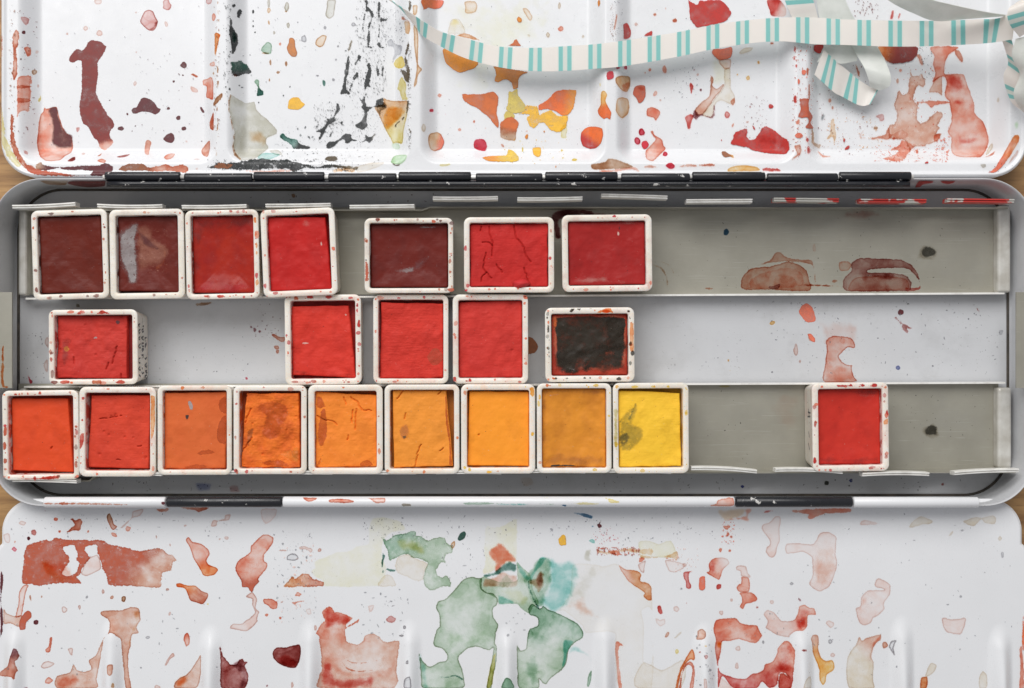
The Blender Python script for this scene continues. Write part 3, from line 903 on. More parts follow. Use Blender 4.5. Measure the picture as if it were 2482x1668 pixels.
FLAP_STAINS = """
@0,1228
t .93 .4 .9|220,340 300,310 390,285 430,300 480,270 600,285 780,290 880,290 960,330 1080,350 1200,380 1260,375 1330,360 1415,370 1445,405 1500,425 1522,465 1490,490 1480,545 1400,580 1390,695 1250,695 1040,685 940,680 920,600 885,540 870,480 840,410 790,430 720,520 695,585 660,610 715,668 640,665 500,660 350,685 280,675 195,670 188,600 200,500|h 545,360 600,335 640,340 665,390 670,430 650,450 680,490 670,540 640,580 600,600 550,590 535,570 570,520 605,460 580,410|h 735,360 790,335 840,340 835,400 800,430 760,420|g 1150,450 1400,600 z .85
c .5 .2 .8 .1|480,300 560,340 520,420 640,600 560,640 460,560 380,500 450,470 560,420
o .5 .2 .6 .08|430,480 520,580 640,620 620,650 450,640 340,480
p .6 .7 .3|720,520 760,450 840,410 870,480 870,540 800,580 740,600 700,580
c .2 .8 .4|200,680 250,675 225,740 205,850 190,940 150,960 130,950 155,850 165,740
z .6 .6 .3|30,880 60,920 130,945 190,940 165,1040 90,1010 30,1010
t .95 .5 .3|235,895 270,915 272,955 230,1000 220,1060 170,1065 165,1000 190,940
M .97 .1 .5|2,560 28,590 25,680 12,800 25,900 30,1000 15,1110 2,1110
M .92 .4 .4|110,1225 145,1230 170,1290 150,1330 130,1340 155,1410 135,1440 125,1510 90,1475 2,1465 2,1425 60,1380 80,1310 95,1270|g 130,1250 90,1440 t .9
t .9 .4 .6|590,110 625,100 650,120 690,105 712,130 690,205 640,205 590,230 575,215 620,180 645,155 620,120
b .8 .7 .3|920,90 945,55 970,100 985,150 1015,170 985,205 950,180|g 940,60 990,190 t .8
c .9 .4 .3|E 482,110,22,16 1108,192,24,26 762,215,12,14 515,215,14,14 872,113,8,9
c .9 .4 .5|960,225 990,225 1015,255 1000,265 965,250
s .9 .4 .4|265,210 300,195 320,220 305,255 275,240
M .9 .3 .2|E 247,275,16,16 388,35,8,8 310,998,22,22
p .35 .6 .4|160,140 180,118 225,140 205,165 170,155
p .35 .6 .5|30,240 80,230 90,290 70,320 40,300
R .6 .4 .5|100,370 120,340 150,370 130,395
c .5 .4 .4|E 130,305,10,16
p .4 .7 .4|1040,180 1130,100 1145,40 1240,20 1210,80 1140,105 1070,180
t .6 .3 .6|1350,25 1450,10 1460,20 1440,45 1380,45
t .9 .2 .6|1550,8 1800,8 1740,40 1715,55 1680,30
p .7 .6 .3|1820,165 1840,115 1880,120 1935,105 1945,70 1995,68 1980,115 1940,125 1880,130 1870,165 1840,175
p .6 .6 .3|E 1600,163,18,10,-30 1958,270,24,16 1470,330,10,14 1465,922,11,28,15 1900,280,18,10 1350,262,10,16 1360,1560,30,22
c .55 .7 .3|1603,290 1630,262 1665,305 1740,320 1800,370 1812,410 1785,460 1800,500 1860,520 1885,548 1850,590 1790,605 1750,590 1710,510 1670,450 1640,360|g 1740,420 1780,560 x .9
x .9 .6 .3|1518,665 1560,660 1620,680 1690,680 1740,725 1800,750 1790,800 1750,845 1700,830 1640,810 1600,710 1530,695|g 1600,690 1700,800 t .7
y .9 .1 .2|E 1795,842,10,10
p .7 .8 .3|E 555,892,30,32 688,870,13,23 890,733,14,22 1445,715,18,14
z .9 .6 .2|E 968,782,22,16,-25 262,790,11,34,-10 360,777,8,18
b .6 .8 .2|E 1067,798,22,30
z .85 .6 .5|870,905 960,895 1060,890 1130,865 1200,880 1215,980 1180,1040 1200,1090 1140,1110 1130,1200 1110,1280 1115,1450 1135,1568 1085,1568 1065,1400 1050,1220 1040,1150 990,1110 950,1090 900,1140 890,1200 840,1480 830,1568 490,1568 485,1470 600,1430 635,1360 670,1410 730,1425 790,1400 760,1330 820,1290 870,1180 890,1140 940,1080 945,1000 920,965 870,940|g 1080,1000 1100,1300 z .8
c .6 .1 .4 .15|500,1470 620,1440 700,1480 680,1568 500,1568
W .5 .1 .6 .08|1150,900 1205,890 1210,980 1170,1060 1140,1110 1130,1200 1100,1180 1160,1020
z .9 .6 .2|925,1370 975,1365 970,1440 950,1465 925,1445
w .8 .8 .2|955,1560 965,1520 985,1520 990,1568
c .85 .6 .3|430,1130 455,1130 445,1200 430,1255 400,1260 388,1235 420,1200
p .5 .8 .3|350,1380 380,1340 420,1332 480,1355 430,1390 380,1400
c .8 .5 .3|385,1500 420,1470 460,1500 430,1530 390,1530
p .6 .7 .4|585,1225 630,1222 630,1270 620,1295 600,1270
c .9 .6 .2|E 1615,1150,27,60
p .8 .6 .3|1420,1370 1440,1320 1490,1260 1512,1290 1470,1320 1440,1375
z .7 .7 .3|1735,1275 1735,1440 1700,1568 1510,1568 1510,1520 1550,1480 1610,1450 1680,1360
x .7 .1 .4 .15|1510,1500 1560,1480 1640,1450 1580,1568 1510,1568
m .75 .6 .5|1900,1205 1930,1290 1990,1360 2040,1365 2060,1330 2095,1312 2110,1340 2150,1335 2115,1375 2150,1465 2110,1568 1912,1568 1900,1400
s .6 .1 .3 .1|1900,1220 1950,1330 1990,1380 1960,1568 1912,1568
M .7 .1 .5 .08|2010,1370 2095,1315 2150,1465 2110,1568 2060,1568 2080,1450
M .8 .3 .3|E 225,1562,28,8
e .2 .6 .3|E 1275,1130,25,12 455,1035,8,12 285,1378,13,9 535,1222,14,8 1215,1390,12,10 750,780,14,16 710,925,8,12
c .95 .2 .3|2190,322 2209,340 2209,330
@500,1228
c .7 .7 .4|455,270 490,240 540,240 580,265 575,320 530,380 500,420 500,465 530,490 520,540 450,620 460,650 420,690 400,740 380,735 360,700 310,695 300,640 250,550 260,490 310,440 380,390 385,340|g 400,580 390,700 t .95
p .5 .2 .3 .1|300,440 440,400 500,470 510,500 440,520 270,520
p .8 .7 .4|340,770 380,740 405,740 440,800 430,880 460,910 440,960 445,990 380,1060 340,1078 205,1050 230,1010 310,1005 400,940 420,910 395,850 395,800 345,785
c .7 .6 .5|490,800 540,792 590,805 620,840 610,880 570,885 530,855 500,840
p .5 .5 .5|475,20 610,20 600,80 560,130 510,150 480,110
c .8 .4 .4|E 523,935,17,14 640,960,14,15
p .8 .6 .3|E 977,377,18,18 865,460,10,16 945,1045,16,34 742,1540,14,30 655,822,16,9,-20
q .6 .5 .8|660,695 710,640 745,605 770,620 830,575 890,580 920,620 1015,650 1000,690 830,693|g 700,650 900,680 t .6
c .7 .4 .6|760,770 790,735 822,755 815,775
c .7 .5 .6|730,820 770,820 830,810 845,820 780,835 795,885 760,850
p .5 .6 .6|800,345 850,340 925,370 900,400 860,370 810,370
p .5 .6 .5|620,370 690,375 690,385 630,385
e .1 .9 .3|E 748,438,55,33 1735,1345,16,24 1712,1040,14,18 1688,1115,26,10 1615,855,22,10,-25
Y .55 .05 .4 .03|935,470 1030,430 1120,395 1230,380 1300,340 1400,320 1400,180 1440,100 1560,90 1680,130 1720,200 1600,230 1530,300 1520,420 1560,560 1480,690 1020,690 1000,640 930,600 895,550 940,530
h .7 .5 .9|1510,260 1560,290 1630,245 1720,230 1780,205 1815,215 1810,250 1860,255 1910,290 2000,260 2060,275 2085,320 2130,350 2125,400 2070,410 2060,460 2080,510 2030,480 1990,540 2000,590 2040,610 2080,590 2115,650 2110,690 2060,690 1950,725 1890,690 1870,620 1890,540 1915,490 1860,460 1780,440 1740,410 1660,430 1580,470 1570,420 1550,350|g 1650,300 1850,420 G .8
v .5 0 .6 .15|1640,280 1800,270 1900,400 2000,400 1960,450 1800,400 1680,390
k .6 .3 .7|1660,430 1740,408 1800,440 1910,490 1890,560 1870,640 1800,640 1740,610 1650,570 1630,500
k .6 .3 .6|1480,690 1510,620 1560,580 1610,610 1640,685
g .6 .3 .5|1525,395 1545,430 1525,500 1530,560 1520,572 1512,500 1520,430
g .5 .3 .5|1600,540 1640,545 1660,510 1640,480 1655,515 1630,560 1590,565 1555,545 1530,572 1555,535
w .5 .8 .5|2115,320 2145,295 2150,330 2130,370 2110,350
m .9 .6 .3|570,1270 580,1240 610,1215 680,1215 760,1195 805,1190 818,1240 810,1320 770,1395 700,1390 620,1350 580,1310
r .5 .1 .3 .08|600,1310 680,1270 740,1300 790,1350 770,1390 680,1380
c .85 .4 .7|1000,900 1050,865 1090,870 1110,910 1140,905 1265,960 1220,1000 1210,1040 1290,985 1325,965 1310,1000 1220,1040 1200,1080 1215,1160 1300,1190 1350,1160 1370,1110 1450,1095 1560,1170 1668,1155 1660,1250 1645,1400 1615,1568 980,1568 975,1470 995,1400 990,1260 970,1120 945,1090 1000,1000 1025,985 1005,940|g 1080,950 1350,1300 z .7
r .5 0 .6 .1|1000,900 1060,870 1250,950 1200,1020 1010,1060 1020,970
p .7 .2 .4 .08|1000,1290 1060,1300 1180,1400 1300,1430 1550,1380 1640,1300 1640,1400 1560,1480 1250,1470 1110,1440
r .55 0 .7 .12|1010,1360 1080,1360 1130,1470 1250,1490 1450,1460 1430,1568 1000,1568
t .6 .2 .4|1160,1330 1230,1395 1320,1415 1450,1405 1530,1360 1460,1412 1320,1428 1220,1410
t .4 .2 .4|1160,1280 1260,1340 1400,1340 1560,1300 1400,1352 1250,1355
s .6 .5 .5|1550,970 1590,940 1640,965 1620,1000 1570,1000
p .35 .5 .6|1400,860 1450,850 1440,890 1410,920
e .15 .9 .3|1710,1490 1760,1465 1770,1568 1705,1568
p .35 .5 .6|860,890 900,875 910,930 870,930
M .9 .2 .2|E 525,1546,12,13
@960,1228
G .86 .75 .4|600,620 650,605 700,615 745,620 740,700 780,740 840,750 880,800 870,850 840,880 840,950 885,1020 865,1090 855,1180 870,1200 870,1320 840,1460 825,1568 780,1568 790,1500 820,1350 840,1220 805,1245 700,1210 620,1225 545,1290 540,1330 570,1400 590,1490 580,1568 240,1568 215,1480 205,1350 192,1255 230,1330 290,1380 370,1340 430,1330 440,1280 400,1230 330,1205 325,1150 350,1060 375,1030 372,940 345,870 360,820 430,790 500,720 560,650
l .2 0 .4 .3|400,1100 800,1040 850,1200 700,1215 560,1250 400,1200 360,1120
T .5 .1 .4 .1|195,1270 260,1380 290,1560 230,1568
g .6 .1 .4|330,1465 430,1470 520,1450 590,1490 570,1500 510,1465 430,1480
v .9 .3 .4|790,1480 835,1300 860,1260 850,1400 830,1540 785,1568
G .85 .2 .2|715,640 760,600 900,650 1040,640 1045,560 1040,470 1100,530 1160,590 1180,700 1235,830 1180,870 1150,925 1080,880 1040,840 890,845 870,800 820,765 730,720
v .3 0 .4 .1|900,720 1060,700 1160,780 1100,860 960,800
T .9 0 .4 .05|880,765 960,780 1030,835 890,850
T .8 0 .4 .05|1045,470 1110,540 1150,600 1245,430 1300,450 1220,560 1160,650 1060,570
h .85 .1 .4 .08|1110,610 1240,440 1340,455 1350,640 1310,760 1260,870 1165,825 1110,690
T .7 0 .3 .16|1280,440 1400,455 1560,480 1590,640 1500,820 1400,920 1280,880 1220,800 1310,640
g .7 0 .6|1146,600 1154,690 1205,812 1240,880 1228,886 1190,822 1140,700
K .4 0 .4 .2|1500,700 1700,500 1740,640 1640,760 1500,860
b .8 .1 .8 .06|1225,560 1260,545 1285,610 1270,700 1220,750 1200,700 1150,660 1150,630 1200,620
m .5 0 .4 .05|1200,600 1260,560 1275,660 1230,720
h .8 .8 .4|1140,880 1175,835 1240,880 1270,855 1320,890 1400,920 1500,970 1570,1010 1615,1080 1615,1130 1540,1180 1490,1240 1475,1340 1440,1400 1380,1450 1330,1490 1300,1540 1260,1520 1235,1490 1235,1568 1060,1568 1045,1400 1040,1190 1075,1240 1120,1220 1130,1140 1150,1060 1220,1030 1225,970 1190,945 1150,930|g 1250,1000 1200,1300 G .85
T .9 0 .5 .04|1440,1150 1540,1160 1490,1240 1470,1340 1430,1400 1440,1280
h .45 0 .5 .15|1150,1060 1250,1030 1340,1180 1360,1220 1290,1160 1180,1150
h .5 0 .5 .2|1160,1250 1260,1350 1240,1480 1240,1568 1150,1568 1100,1420
Y .6 .05 .9|780,170 840,180 940,160 1040,110 1045,400 1030,480 900,500 830,560 750,580 770,460 760,360
c .9 .1 .7 .06|860,330 885,305 930,330 1000,400 1045,450 1030,490 960,480 900,540 850,560 850,490 790,400
g .7 .1 .7 .05|750,590 850,560 920,500 980,470 1040,500 1030,560 940,560 880,590 790,620
z .9 .1 .7 .05|745,690 760,620 860,600 920,560 1040,600 1050,695 880,700
h .6 .1 1 .05|900,620 960,580 1010,640 980,690 870,700
g .95 .2 .2|530,280 550,230 590,212 608,235 590,275 550,298
a .95 .4 .4|1400,280 1440,240 1468,260 1470,320 1480,328 1430,340 1405,320
B .9 .2 .5|1530,55 1600,55 1690,75 1700,100 1680,105 1600,80
M .95 .1 .8|1735,160 1760,130 1770,120 1760,150 1775,170 1750,185
T .9 .3 .4|1660,295 1690,275 1718,290 1715,320 1680,312
e .7 .3 .5|1325,190 1355,190 1360,220 1340,215
B .7 .2 .3|E 1697,170,12,9
K .6 .2 .3 .05|1620,460 1640,380 1690,365 1670,430 1695,480
k .16 .25 .3|1530,500 1720,500 1790,515 1900,490 1990,550 2100,600 2140,700 2209,720 2209,1330 2140,1340 2140,1020 2120,900 2209,900 2209,1568 1920,1568 1890,1180 1890,1100 1820,1080 1640,1090 1600,1020 1450,900 1400,900 1500,750
z .5 .2 .4 .2|1480,860 1600,780 1720,920 1780,970 1600,930
q .6 .6 .4 .02|1910,490 1980,540 2060,545 2120,580 2110,640 2180,660 2209,700 2209,800 2180,810 2130,770 2140,740 2000,640|g 2090,580 1960,560 c .2
c .6 .2 .6|1890,1180 1940,1180 1970,1210 1930,1200 1920,1290 1950,1568 1920,1568
T .45 .2 .3 .1|1490,1240 1530,1190 1600,1230 1680,1290 1690,1400 1660,1300 1560,1260 1500,1280 1475,1370
h .6 .6 .4|1660,1460 1690,1400 1685,1500 1660,1568 1645,1540
h .8 .6 .3|910,1540 945,1475 990,1490 1025,1568 912,1568
c .8 .1 1|1840,385 1910,370 1945,410 1910,420 1850,405
w .6 .1 1|1740,380 1850,385 2000,355 2090,370 2209,360 2209,420 2090,400 1950,390 1850,410 1750,400
@1440,1228
Y .7 .3 .5|385,300 480,295 560,320 660,290 700,360 715,400 690,440 560,440 400,440 390,380
w .7 .2 .8|400,420 500,430 620,430 715,380 718,460 620,430 480,450 400,450
c .8 .2 .7|390,435 450,445 430,465 390,485
c .7 .2 .7|590,430 650,450 715,455 715,468 650,460
p .3 .7 .4|610,460 700,470 790,500 760,540 690,570 640,550
p .35 .8 .4|375,500 450,460 440,520 430,575 400,560
c .85 .5 .3|990,490 1030,445 1100,435 1150,450 1170,490 1120,540 1095,600 1080,635 1030,610 970,570 995,555|g 1060,500 1140,480 p .6
r .5 0 .4 .1|990,490 1020,450 1060,480 1050,600 1000,580
r .85 .5 .3|770,565 850,555 820,575 820,640 840,680 830,710 795,705 790,650 775,620
c .95 .5 .2|905,620 930,600 957,605 960,700 935,725 905,710
r .85 .4 .3|1050,690 1065,665 1100,670 1095,705 1060,718
r .9 .3 .2|545,860 575,853 595,920 570,930 550,905
p .75 .6 .4|1225,520 1250,505 1310,515 1330,570 1355,600 1340,615 1270,600 1260,560 1225,550
c .55 .6 .3|1270,600 1340,620 1340,735 1250,735 1228,700 1245,670 1270,660
c .8 .5 .3|1250,740 1360,738 1412,800 1350,835 1310,840 1285,888 1258,865 1275,820 1270,780
p .65 .6 .3|1445,180 1460,150 1510,135 1560,85 1600,80 1615,110 1600,200 1605,290 1580,360 1570,410 1545,440 1510,435 1480,390 1490,350 1515,330 1510,280 1460,220
p .6 .6 .4|1655,320 1780,315 1890,320 1950,230 2010,215 2060,235 2095,270 2085,400 2100,490 2080,580 2030,690 1950,735 1880,700 1855,660 1885,580 1880,450 1870,430 1800,390 1740,400 1655,405
z .3 .2 .3 .15|1890,370 1960,330 2080,350 2090,500 2000,690 1890,680 1890,500
r .6 .1 .6|1500,30 1560,40 1440,60
c .6 .2 .7 .04|1130,120 1200,100 1300,80 1310,20 1370,20 1335,80 1335,130 1260,115
w .4 .1 .6 .05|1070,30 1300,20 1280,80 1130,120
c .7 .2 .7|1700,40 1890,20 2200,15 2209,50 2000,60 1920,90 1880,110 1840,95 1850,70
c .8 .4 .5|1110,160 1180,165 1150,200 1120,185
c .8 .4 .5|E 1155,240,14,18 1187,260,9,14 1170,382,14,9 1090,373,13,18
R .8 .2 .3|E 185,285,16,9,25 125,278,9,7 80,245,12,8,30
c .85 .5 .4|1030,1035 1050,980 1120,965 1220,960 1260,1000 1330,1020 1405,1025 1430,1075 1452,1110 1430,1150 1390,1180 1320,1165 1250,1145 1170,1160 1105,1165 1100,1230 1075,1340 1085,1425 1130,1450 1210,1475 1300,1485 1360,1445 1450,1420 1475,1360 1540,1335 1580,1260 1580,1230 1640,1160 1690,1170 1735,1250 1725,1400 1700,1568 1590,1568 1600,1440 1650,1440 1690,1480 1640,1440 1600,1440 1580,1540 1510,1568 1450,1510 1400,1568 1200,1568 1110,1460 1070,1568 1065,1400 1040,1230 1050,1150 1030,1080|g 1350,1120 1250,1480 r .75
p .5 0 .4 .15|1160,1060 1300,1040 1410,1040 1440,1110 1380,1170 1240,1140 1120,1150
O .8 .1 .3 .06|1055,1160 1105,1165 1100,1230 1050,1220
r .5 0 .4 .25|1600,1200 1690,1180 1720,1300 1690,1430 1500,1500 1420,1450 1580,1340
p .8 .2 .3|1090,1470 1200,1568 1080,1568
p .9 .5 .3|1600,1460 1640,1435 1695,1470 1690,1568 1590,1568
c .75 .5 .4|1770,860 1820,845 1860,870 1900,875 1920,935 1880,935 1845,940 1840,1030 1810,1070 1740,1075 1690,1110 1680,1130 1570,1105 1480,1050 1475,1040 1500,990 1460,930 1490,890 1540,900 1590,950 1620,985 1690,985 1730,970 1760,910|g 1790,1000 1680,1020 p .75
r .5 0 .3 .12|1770,860 1860,870 1910,920 1840,940 1830,1050 1760,1060 1740,980
z .7 .6 .3|1870,1140 1890,1105 1930,1110 1940,1160 1935,1230 1960,1300 2000,1330 2060,1325 2078,1380 2060,1420 2010,1450 2000,1510 1975,1540 1945,1500 1940,1400 1890,1270 1880,1180|g 1910,1180 1950,1350 O .75
y .5 0 .3 .12|1990,1360 2070,1340 2060,1420 1990,1440
z .75 .7 .3|890,1110 890,1070 930,1052 965,1080 962,1130 930,1150 880,1145
z .7 .6 .3|610,1120 625,1080 650,1080 645,1115 615,1132
k .7 .5 .4|690,1130 750,1075 755,1095 700,1140
O .7 .2 .3|E 960,1203,20,8
s .7 .6 .2|E 967,1296,20,22 797,832,9,10 1410,870,17,12 912,1257,14,8
p .6 .6 .3|E 1097,915,19,24 780,502,20,18 1535,822,20,20 2060,1280,20,22 1185,805,13,17 1243,1222,24,22 710,885,30,28 1232,1370,16,30
p .5 .5 .4|2000,1010 2020,980 2070,1000 2070,1030 2040,1048
p .35 .5 .5|530,960 570,975 610,965 615,1010 570,1035 530,1000
x .5 .8 .3|800,1290 845,1225 868,1270 865,1330 830,1320 780,1370 750,1440 720,1568 700,1568 740,1400 770,1340
c .6 .7 .4|770,1380 830,1330 865,1380 870,1450 855,1568 820,1568 845,1450 840,1380 800,1370 760,1450 750,1568 730,1568
k .3 .5 .3|430,1340 500,1370 580,1410 650,1380 760,1320 800,1380 740,1568 380,1568 340,1500 380,1400
m .9 .1 .5|E 1818,1240,26,11
M .9 .1 .6|1755,780 1780,800 1785,825 1770,815
p .6 .7 .3|945,1490 970,1490 980,1568 945,1568
y .3 .5 .3|E 715,1248,18,24
e .2 .7 .3|E 1003,1410,13,14 1032,1458,11,12 1460,1170,12,20 750,708,13,10 1705,665,20,16 2030,1120,9,9 2040,1165,22,22
k .4 .7 .3|1810,1550 1830,1490 1870,1465 1875,1568 1810,1568
@1862,1228
p .55 .6 .4|750,880 790,860 800,780 850,725 880,720 1000,715 920,690 920,650 950,615 1050,670 1050,760 1000,830 1005,880 960,930 910,960 880,1010 820,1025 780,990
c .3 0 .3 .12|760,880 800,780 850,730 860,800 810,900 770,930
k .9 .5 .4|785,1120 810,1155 850,1130 965,1100 975,1085 970,1150 920,1190 890,1290 910,1350 905,1480 910,1568 700,1568 670,1440 680,1310 720,1230 755,1190|g 800,1300 890,1200 z .6
c .5 .1 .4 .04|900,1180 970,1100 965,1150 920,1195 895,1310 880,1300
z .8 .6 .2|E 1007,1195,28,28
e .1 .9 .4|1060,1160 1110,1150 1080,1220 1100,1280 1085,1290 1040,1210
z .7 .1 .3 .1|E 1340,1510,10,10
k .75 .5 .3|1350,1470 1380,1380 1410,1345 1455,1370 1430,1430 1390,1460
q .9 .6 .3|1315,1480 1345,1465 1378,1475 1370,1568 1310,1568
k .8 .5 .3|1820,1470 1850,1415 1890,1460 1885,1568 1820,1568
p .45 .7 .4|1495,970 1515,955 1570,970 1660,965 1690,955 1708,975 1690,1050 1655,1105 1545,1085 1510,1040
p .5 .5 .5|785,155 825,115 940,135 960,150 860,160
k .7 .4 .4|1210,180 1240,130 1310,85 1350,90 1418,125 1400,150 1330,155 1250,180
k .7 .4 .4|1680,125 1780,90 1840,95 1940,72 1965,100 1955,150 1870,140 1840,110 1780,165 1720,155
k .6 .5 .4|1980,275 2000,245 2018,275 1998,300
k .4 .5 .4|1550,260 1580,215 1602,210 1580,250
x .95 .4 .4|2195,960 2209,935 2209,1280 2190,1200
c .9 .4 .5|2165,1240 2190,1190 2200,1300 2209,1568 2165,1568 2175,1400
e .25 .5 .3|E 1670,205,22,14 1660,775,12,12 2020,415,14,28
"""
LID_SPECKS = """
@0,0
200,-1200,1800,-20,30,M,5,30
2000,-1200,3400,-20,70,n,3,22
3600,-1200,5000,-20,30,O,5,30
5400,-1200,6800,-20,40,r,4,32
7100,-1200,8600,-20,50,c,4,30
200,-1200,8600,-20,120,e,3,10
@0,0
1200,300,1800,1250,30,M,3,7
150,60,330,1300,40,m,3,7
300,50,1750,1300,45,e,3,8
1850,50,1900,1300,60,b,3,8
1930,20,2010,780,45,n,3,7
80,20,130,1300,50,b,3,9
@500,0
1200,420,1560,840,260,n,2,8
1290,0,1560,440,150,n,2,7
1330,0,1540,440,120,n,2,5,14,4
1230,300,1560,840,190,n,2,5,14,8
1480,60,1700,380,90,e,2,4,12,2
930,880,1200,1150,80,n,2,5,5,12
1220,860,1420,1200,60,n,2,5,6,10
1730,330,1770,1280,50,u,2,5,10,0
930,920,1180,1150,150,n,2,8
1240,920,1560,1280,150,e,2,7
1500,80,1720,360,130,e,2,7
640,1080,1250,1400,110,n,2,6
160,40,200,900,40,n,3,7
880,1280,1500,1440,70,u,2,7
1740,400,1770,1300,60,u,3,8
300,60,1150,850,40,e,3,7
0,1380,1300,1480,160,n,3,9
@960,0
300,900,1700,1350,60,e,2,6
400,50,1700,1300,55,e,2,6
1840,40,1900,350,60,b,2,5
900,1200,1500,1420,30,a,3,7
@1440,0
400,80,1700,1300,90,e,2,6
1280,820,1500,1200,50,m,3,7
680,550,900,850,35,e,3,7
1710,390,1800,1380,90,t,3,8
1820,400,1900,1330,50,t,2,5,9,0
1820,400,1900,1330,60,c,3,9
150,0,250,300,50,e,2,5
@1862,0
420,560,900,1350,160,m,2,7
740,0,950,160,40,m,4,9
900,1260,1560,1400,90,c,3,10
1080,560,1560,1160,60,c,3,8
420,600,800,1250,60,m,2,4,7,4
920,1250,1560,1400,60,c,3,6,5,80
1440,1180,1560,1400,40,c,4,10
500,1000,1000,1300,60,w,3,8
1300,410,1430,700,40,e,3,8
1950,1400,2150,1560,16,u,3,7
"""
FLAP_SPECKS = """
@0,1228
50,60,2100,300,70,e,3,8
60,700,2100,1500,55,e,3,8
@500,1228
580,200,950,1000,90,e,3,10
600,330,960,1000,40,p,4,12
1350,90,1700,300,60,e,3,8
1300,700,1750,1150,35,e,4,10
@960,1228
50,80,1800,280,70,e,3,8
400,220,780,620,25,e,4,10
1700,180,1950,330,30,R,3,7
880,900,1120,1120,12,e,5,14
@1440,1228
20,80,1300,330,60,e,3,8
1100,130,1220,330,40,c,3,9
20,350,400,420,80,t,4,11
700,350,900,560,30,p,4,10
1100,900,2100,1250,35,e,3,9
880,1050,1030,1568,22,e,4,10
@1862,1228
100,60,2100,1500,60,e,3,8
"""
# ---------------------------------------------------------------- table
tb = box('wooden_table', -60, 60, -45, 45, -3, 0, M_WOOD)
tb['label'] = 'warm brown wooden table top under the paint tin'
tb['kind'] = 'structure'

# ---------------------------------------------------------------- the tin: box, lid, mixing flap, hinges
tin = thing('paint_tin', (0, 0, 0), 'opened white enamel watercolour tin with stained lid wells and mixing flap', 'paint tin')
BX0, BX1 = -11.22, 11.27
BY1 = W(0, 431, 1.36)[1]
BY0 = W(0, 1228, 1.3)[1]
BR = 1.08
def bring(inset, z):
    return [(x, y, z) for x, y in rrect_pts(BX0 + inset, BX1 - inset, BY0 + inset, BY1 - inset, BR - inset * 0.8, 14)]
tinbox = loft('box', [bring(0.05, 0.02), bring(0, 0.1), bring(0, 1.28), bring(0.01, 1.33), bring(0.025, 1.345), bring(0.04, 1.33),
                      bring(0.05, 1.28), bring(0.06, 0.3), bring(0.08, 0.15), bring(0.14, 0.10)], M_ENAMEL_BOX, tin, cap0=True, cap1=True)
sharp(tinbox, 50)
FLOOR = Surf(lambda X, Y: np.full(np.shape(X), 0.1), lambda X, Y: rrect_sd(X, Y, BX0 + .15, BX1 - .15, BY0 + .15, BY1 - .15, 0.9),
             np.arange(BX0, BX1, 0.025), np.arange(BY0, BY1, 0.025))
seam = rrect_pts(BX0 + .1, BX1 - .1, BY0 + .1, BY1 - .1, BR - .08, 14)
tube('seam', [(x, y, 0.15) for x, y in seam], 0.032, M_SEAM, tin, 6, True)

# lid, lying open on its back behind the box
LZ = 0.75
LX0, LX1 = W(3, 0, LZ)[0], W(2489, 0, LZ)[0]
LY0, LY1 = W(0, 429, LZ)[1], 10.6
LR = 0.78
WELLS = []
for a, b in ((42, 527), (548, 995), (1016, 1470), (1491, 1933), (1954, 2452)):
    WELLS.append((W(a, 0, LZ)[0], W(b, 0, LZ)[0]))
WY0, WY1 = W(0, 398, LZ)[1], LY1 - 0.35
def lid_f(X, Y):
    z = np.full(np.shape(X), LZ)
    for a, b in WELLS:
        sd = rrect_sd(X, Y, a, b, WY0, WY1, 0.42)
        z = z - 0.40 * sstep(0.0, 0.40, sd)
    o = rrect_sd(X, Y, LX0, LX1, LY0, LY1, LR)
    z = z + 0.05 * sstep(0.13, 0.05, o) - 0.06 * sstep(0.05, 0.0, o)
    return z
lid_dom = lambda X, Y: rrect_sd(X, Y, LX0, LX1, LY0, LY1, LR)
xs = np.arange(LX0 - 0.03, LX1 + 0.06, 0.024)
ys = np.concatenate([np.arange(LY0 - 0.03, 8.1, 0.024), np.arange(8.12, LY1 + 0.1, 0.08)])
LID = Surf(lid_f, lid_dom, xs, ys)
lid = height_sheet('lid', LID, M_ENAMEL, tin, 0.3)

# mixing flap, folded out in front
FZ = 0.98
FX0, FX1 = W(3, 0, FZ)[0], W(2479, 0, FZ)[0]
FY1 = W(0, 1210, FZ)[1]
FY0 = -11.2
FYS = W(0, 1312, FZ)[1]
RIDGES = [W(p, 0, FZ)[0] for p in (35, 272, 511, 752, 993, 1229, 1466, 1707, 1944, 2186, 2424)]
def flap_dom(X, Y):
    return np.maximum(rrect_sd(X, Y, FX0, FX1, FY0, FY1, 0.72), rrect_sd(X, Y, FX0 - 0.12, FX1 + 0.12, FY0, FYS, 0.3))
RTOP = W(0, 1528, FZ)[1]
def flap_f(X, Y):
    z = np.full(np.shape(X), FZ)
    for i, rx in enumerate(RIDGES):
        dy = np.maximum(Y - (RTOP - 0.32 + 0.10 * math.sin(i * 2.3)), 0)
        d = np.hypot(X - rx, dy * 0.5)
        low = sstep(RTOP + 0.1, RTOP - 1.3, Y)
        z = z + (0.09 + 0.13 * low) * sstep(0.29, 0.0, d)
    o = flap_dom(X, Y)
    return z - 0.05 * sstep(0.06, 0.0, o)
xs = np.arange(FX0 - 0.16, FX1 + 0.18, 0.024)
ys = np.concatenate([np.arange(FY0, -7.72, 0.08), np.arange(-7.7, FY1 + 0.05, 0.024)])
FLAP = Surf(flap_f, flap_dom, xs, ys)
flap = height_sheet('mixing_flap', FLAP, M_ENAMEL, tin, 0.88)

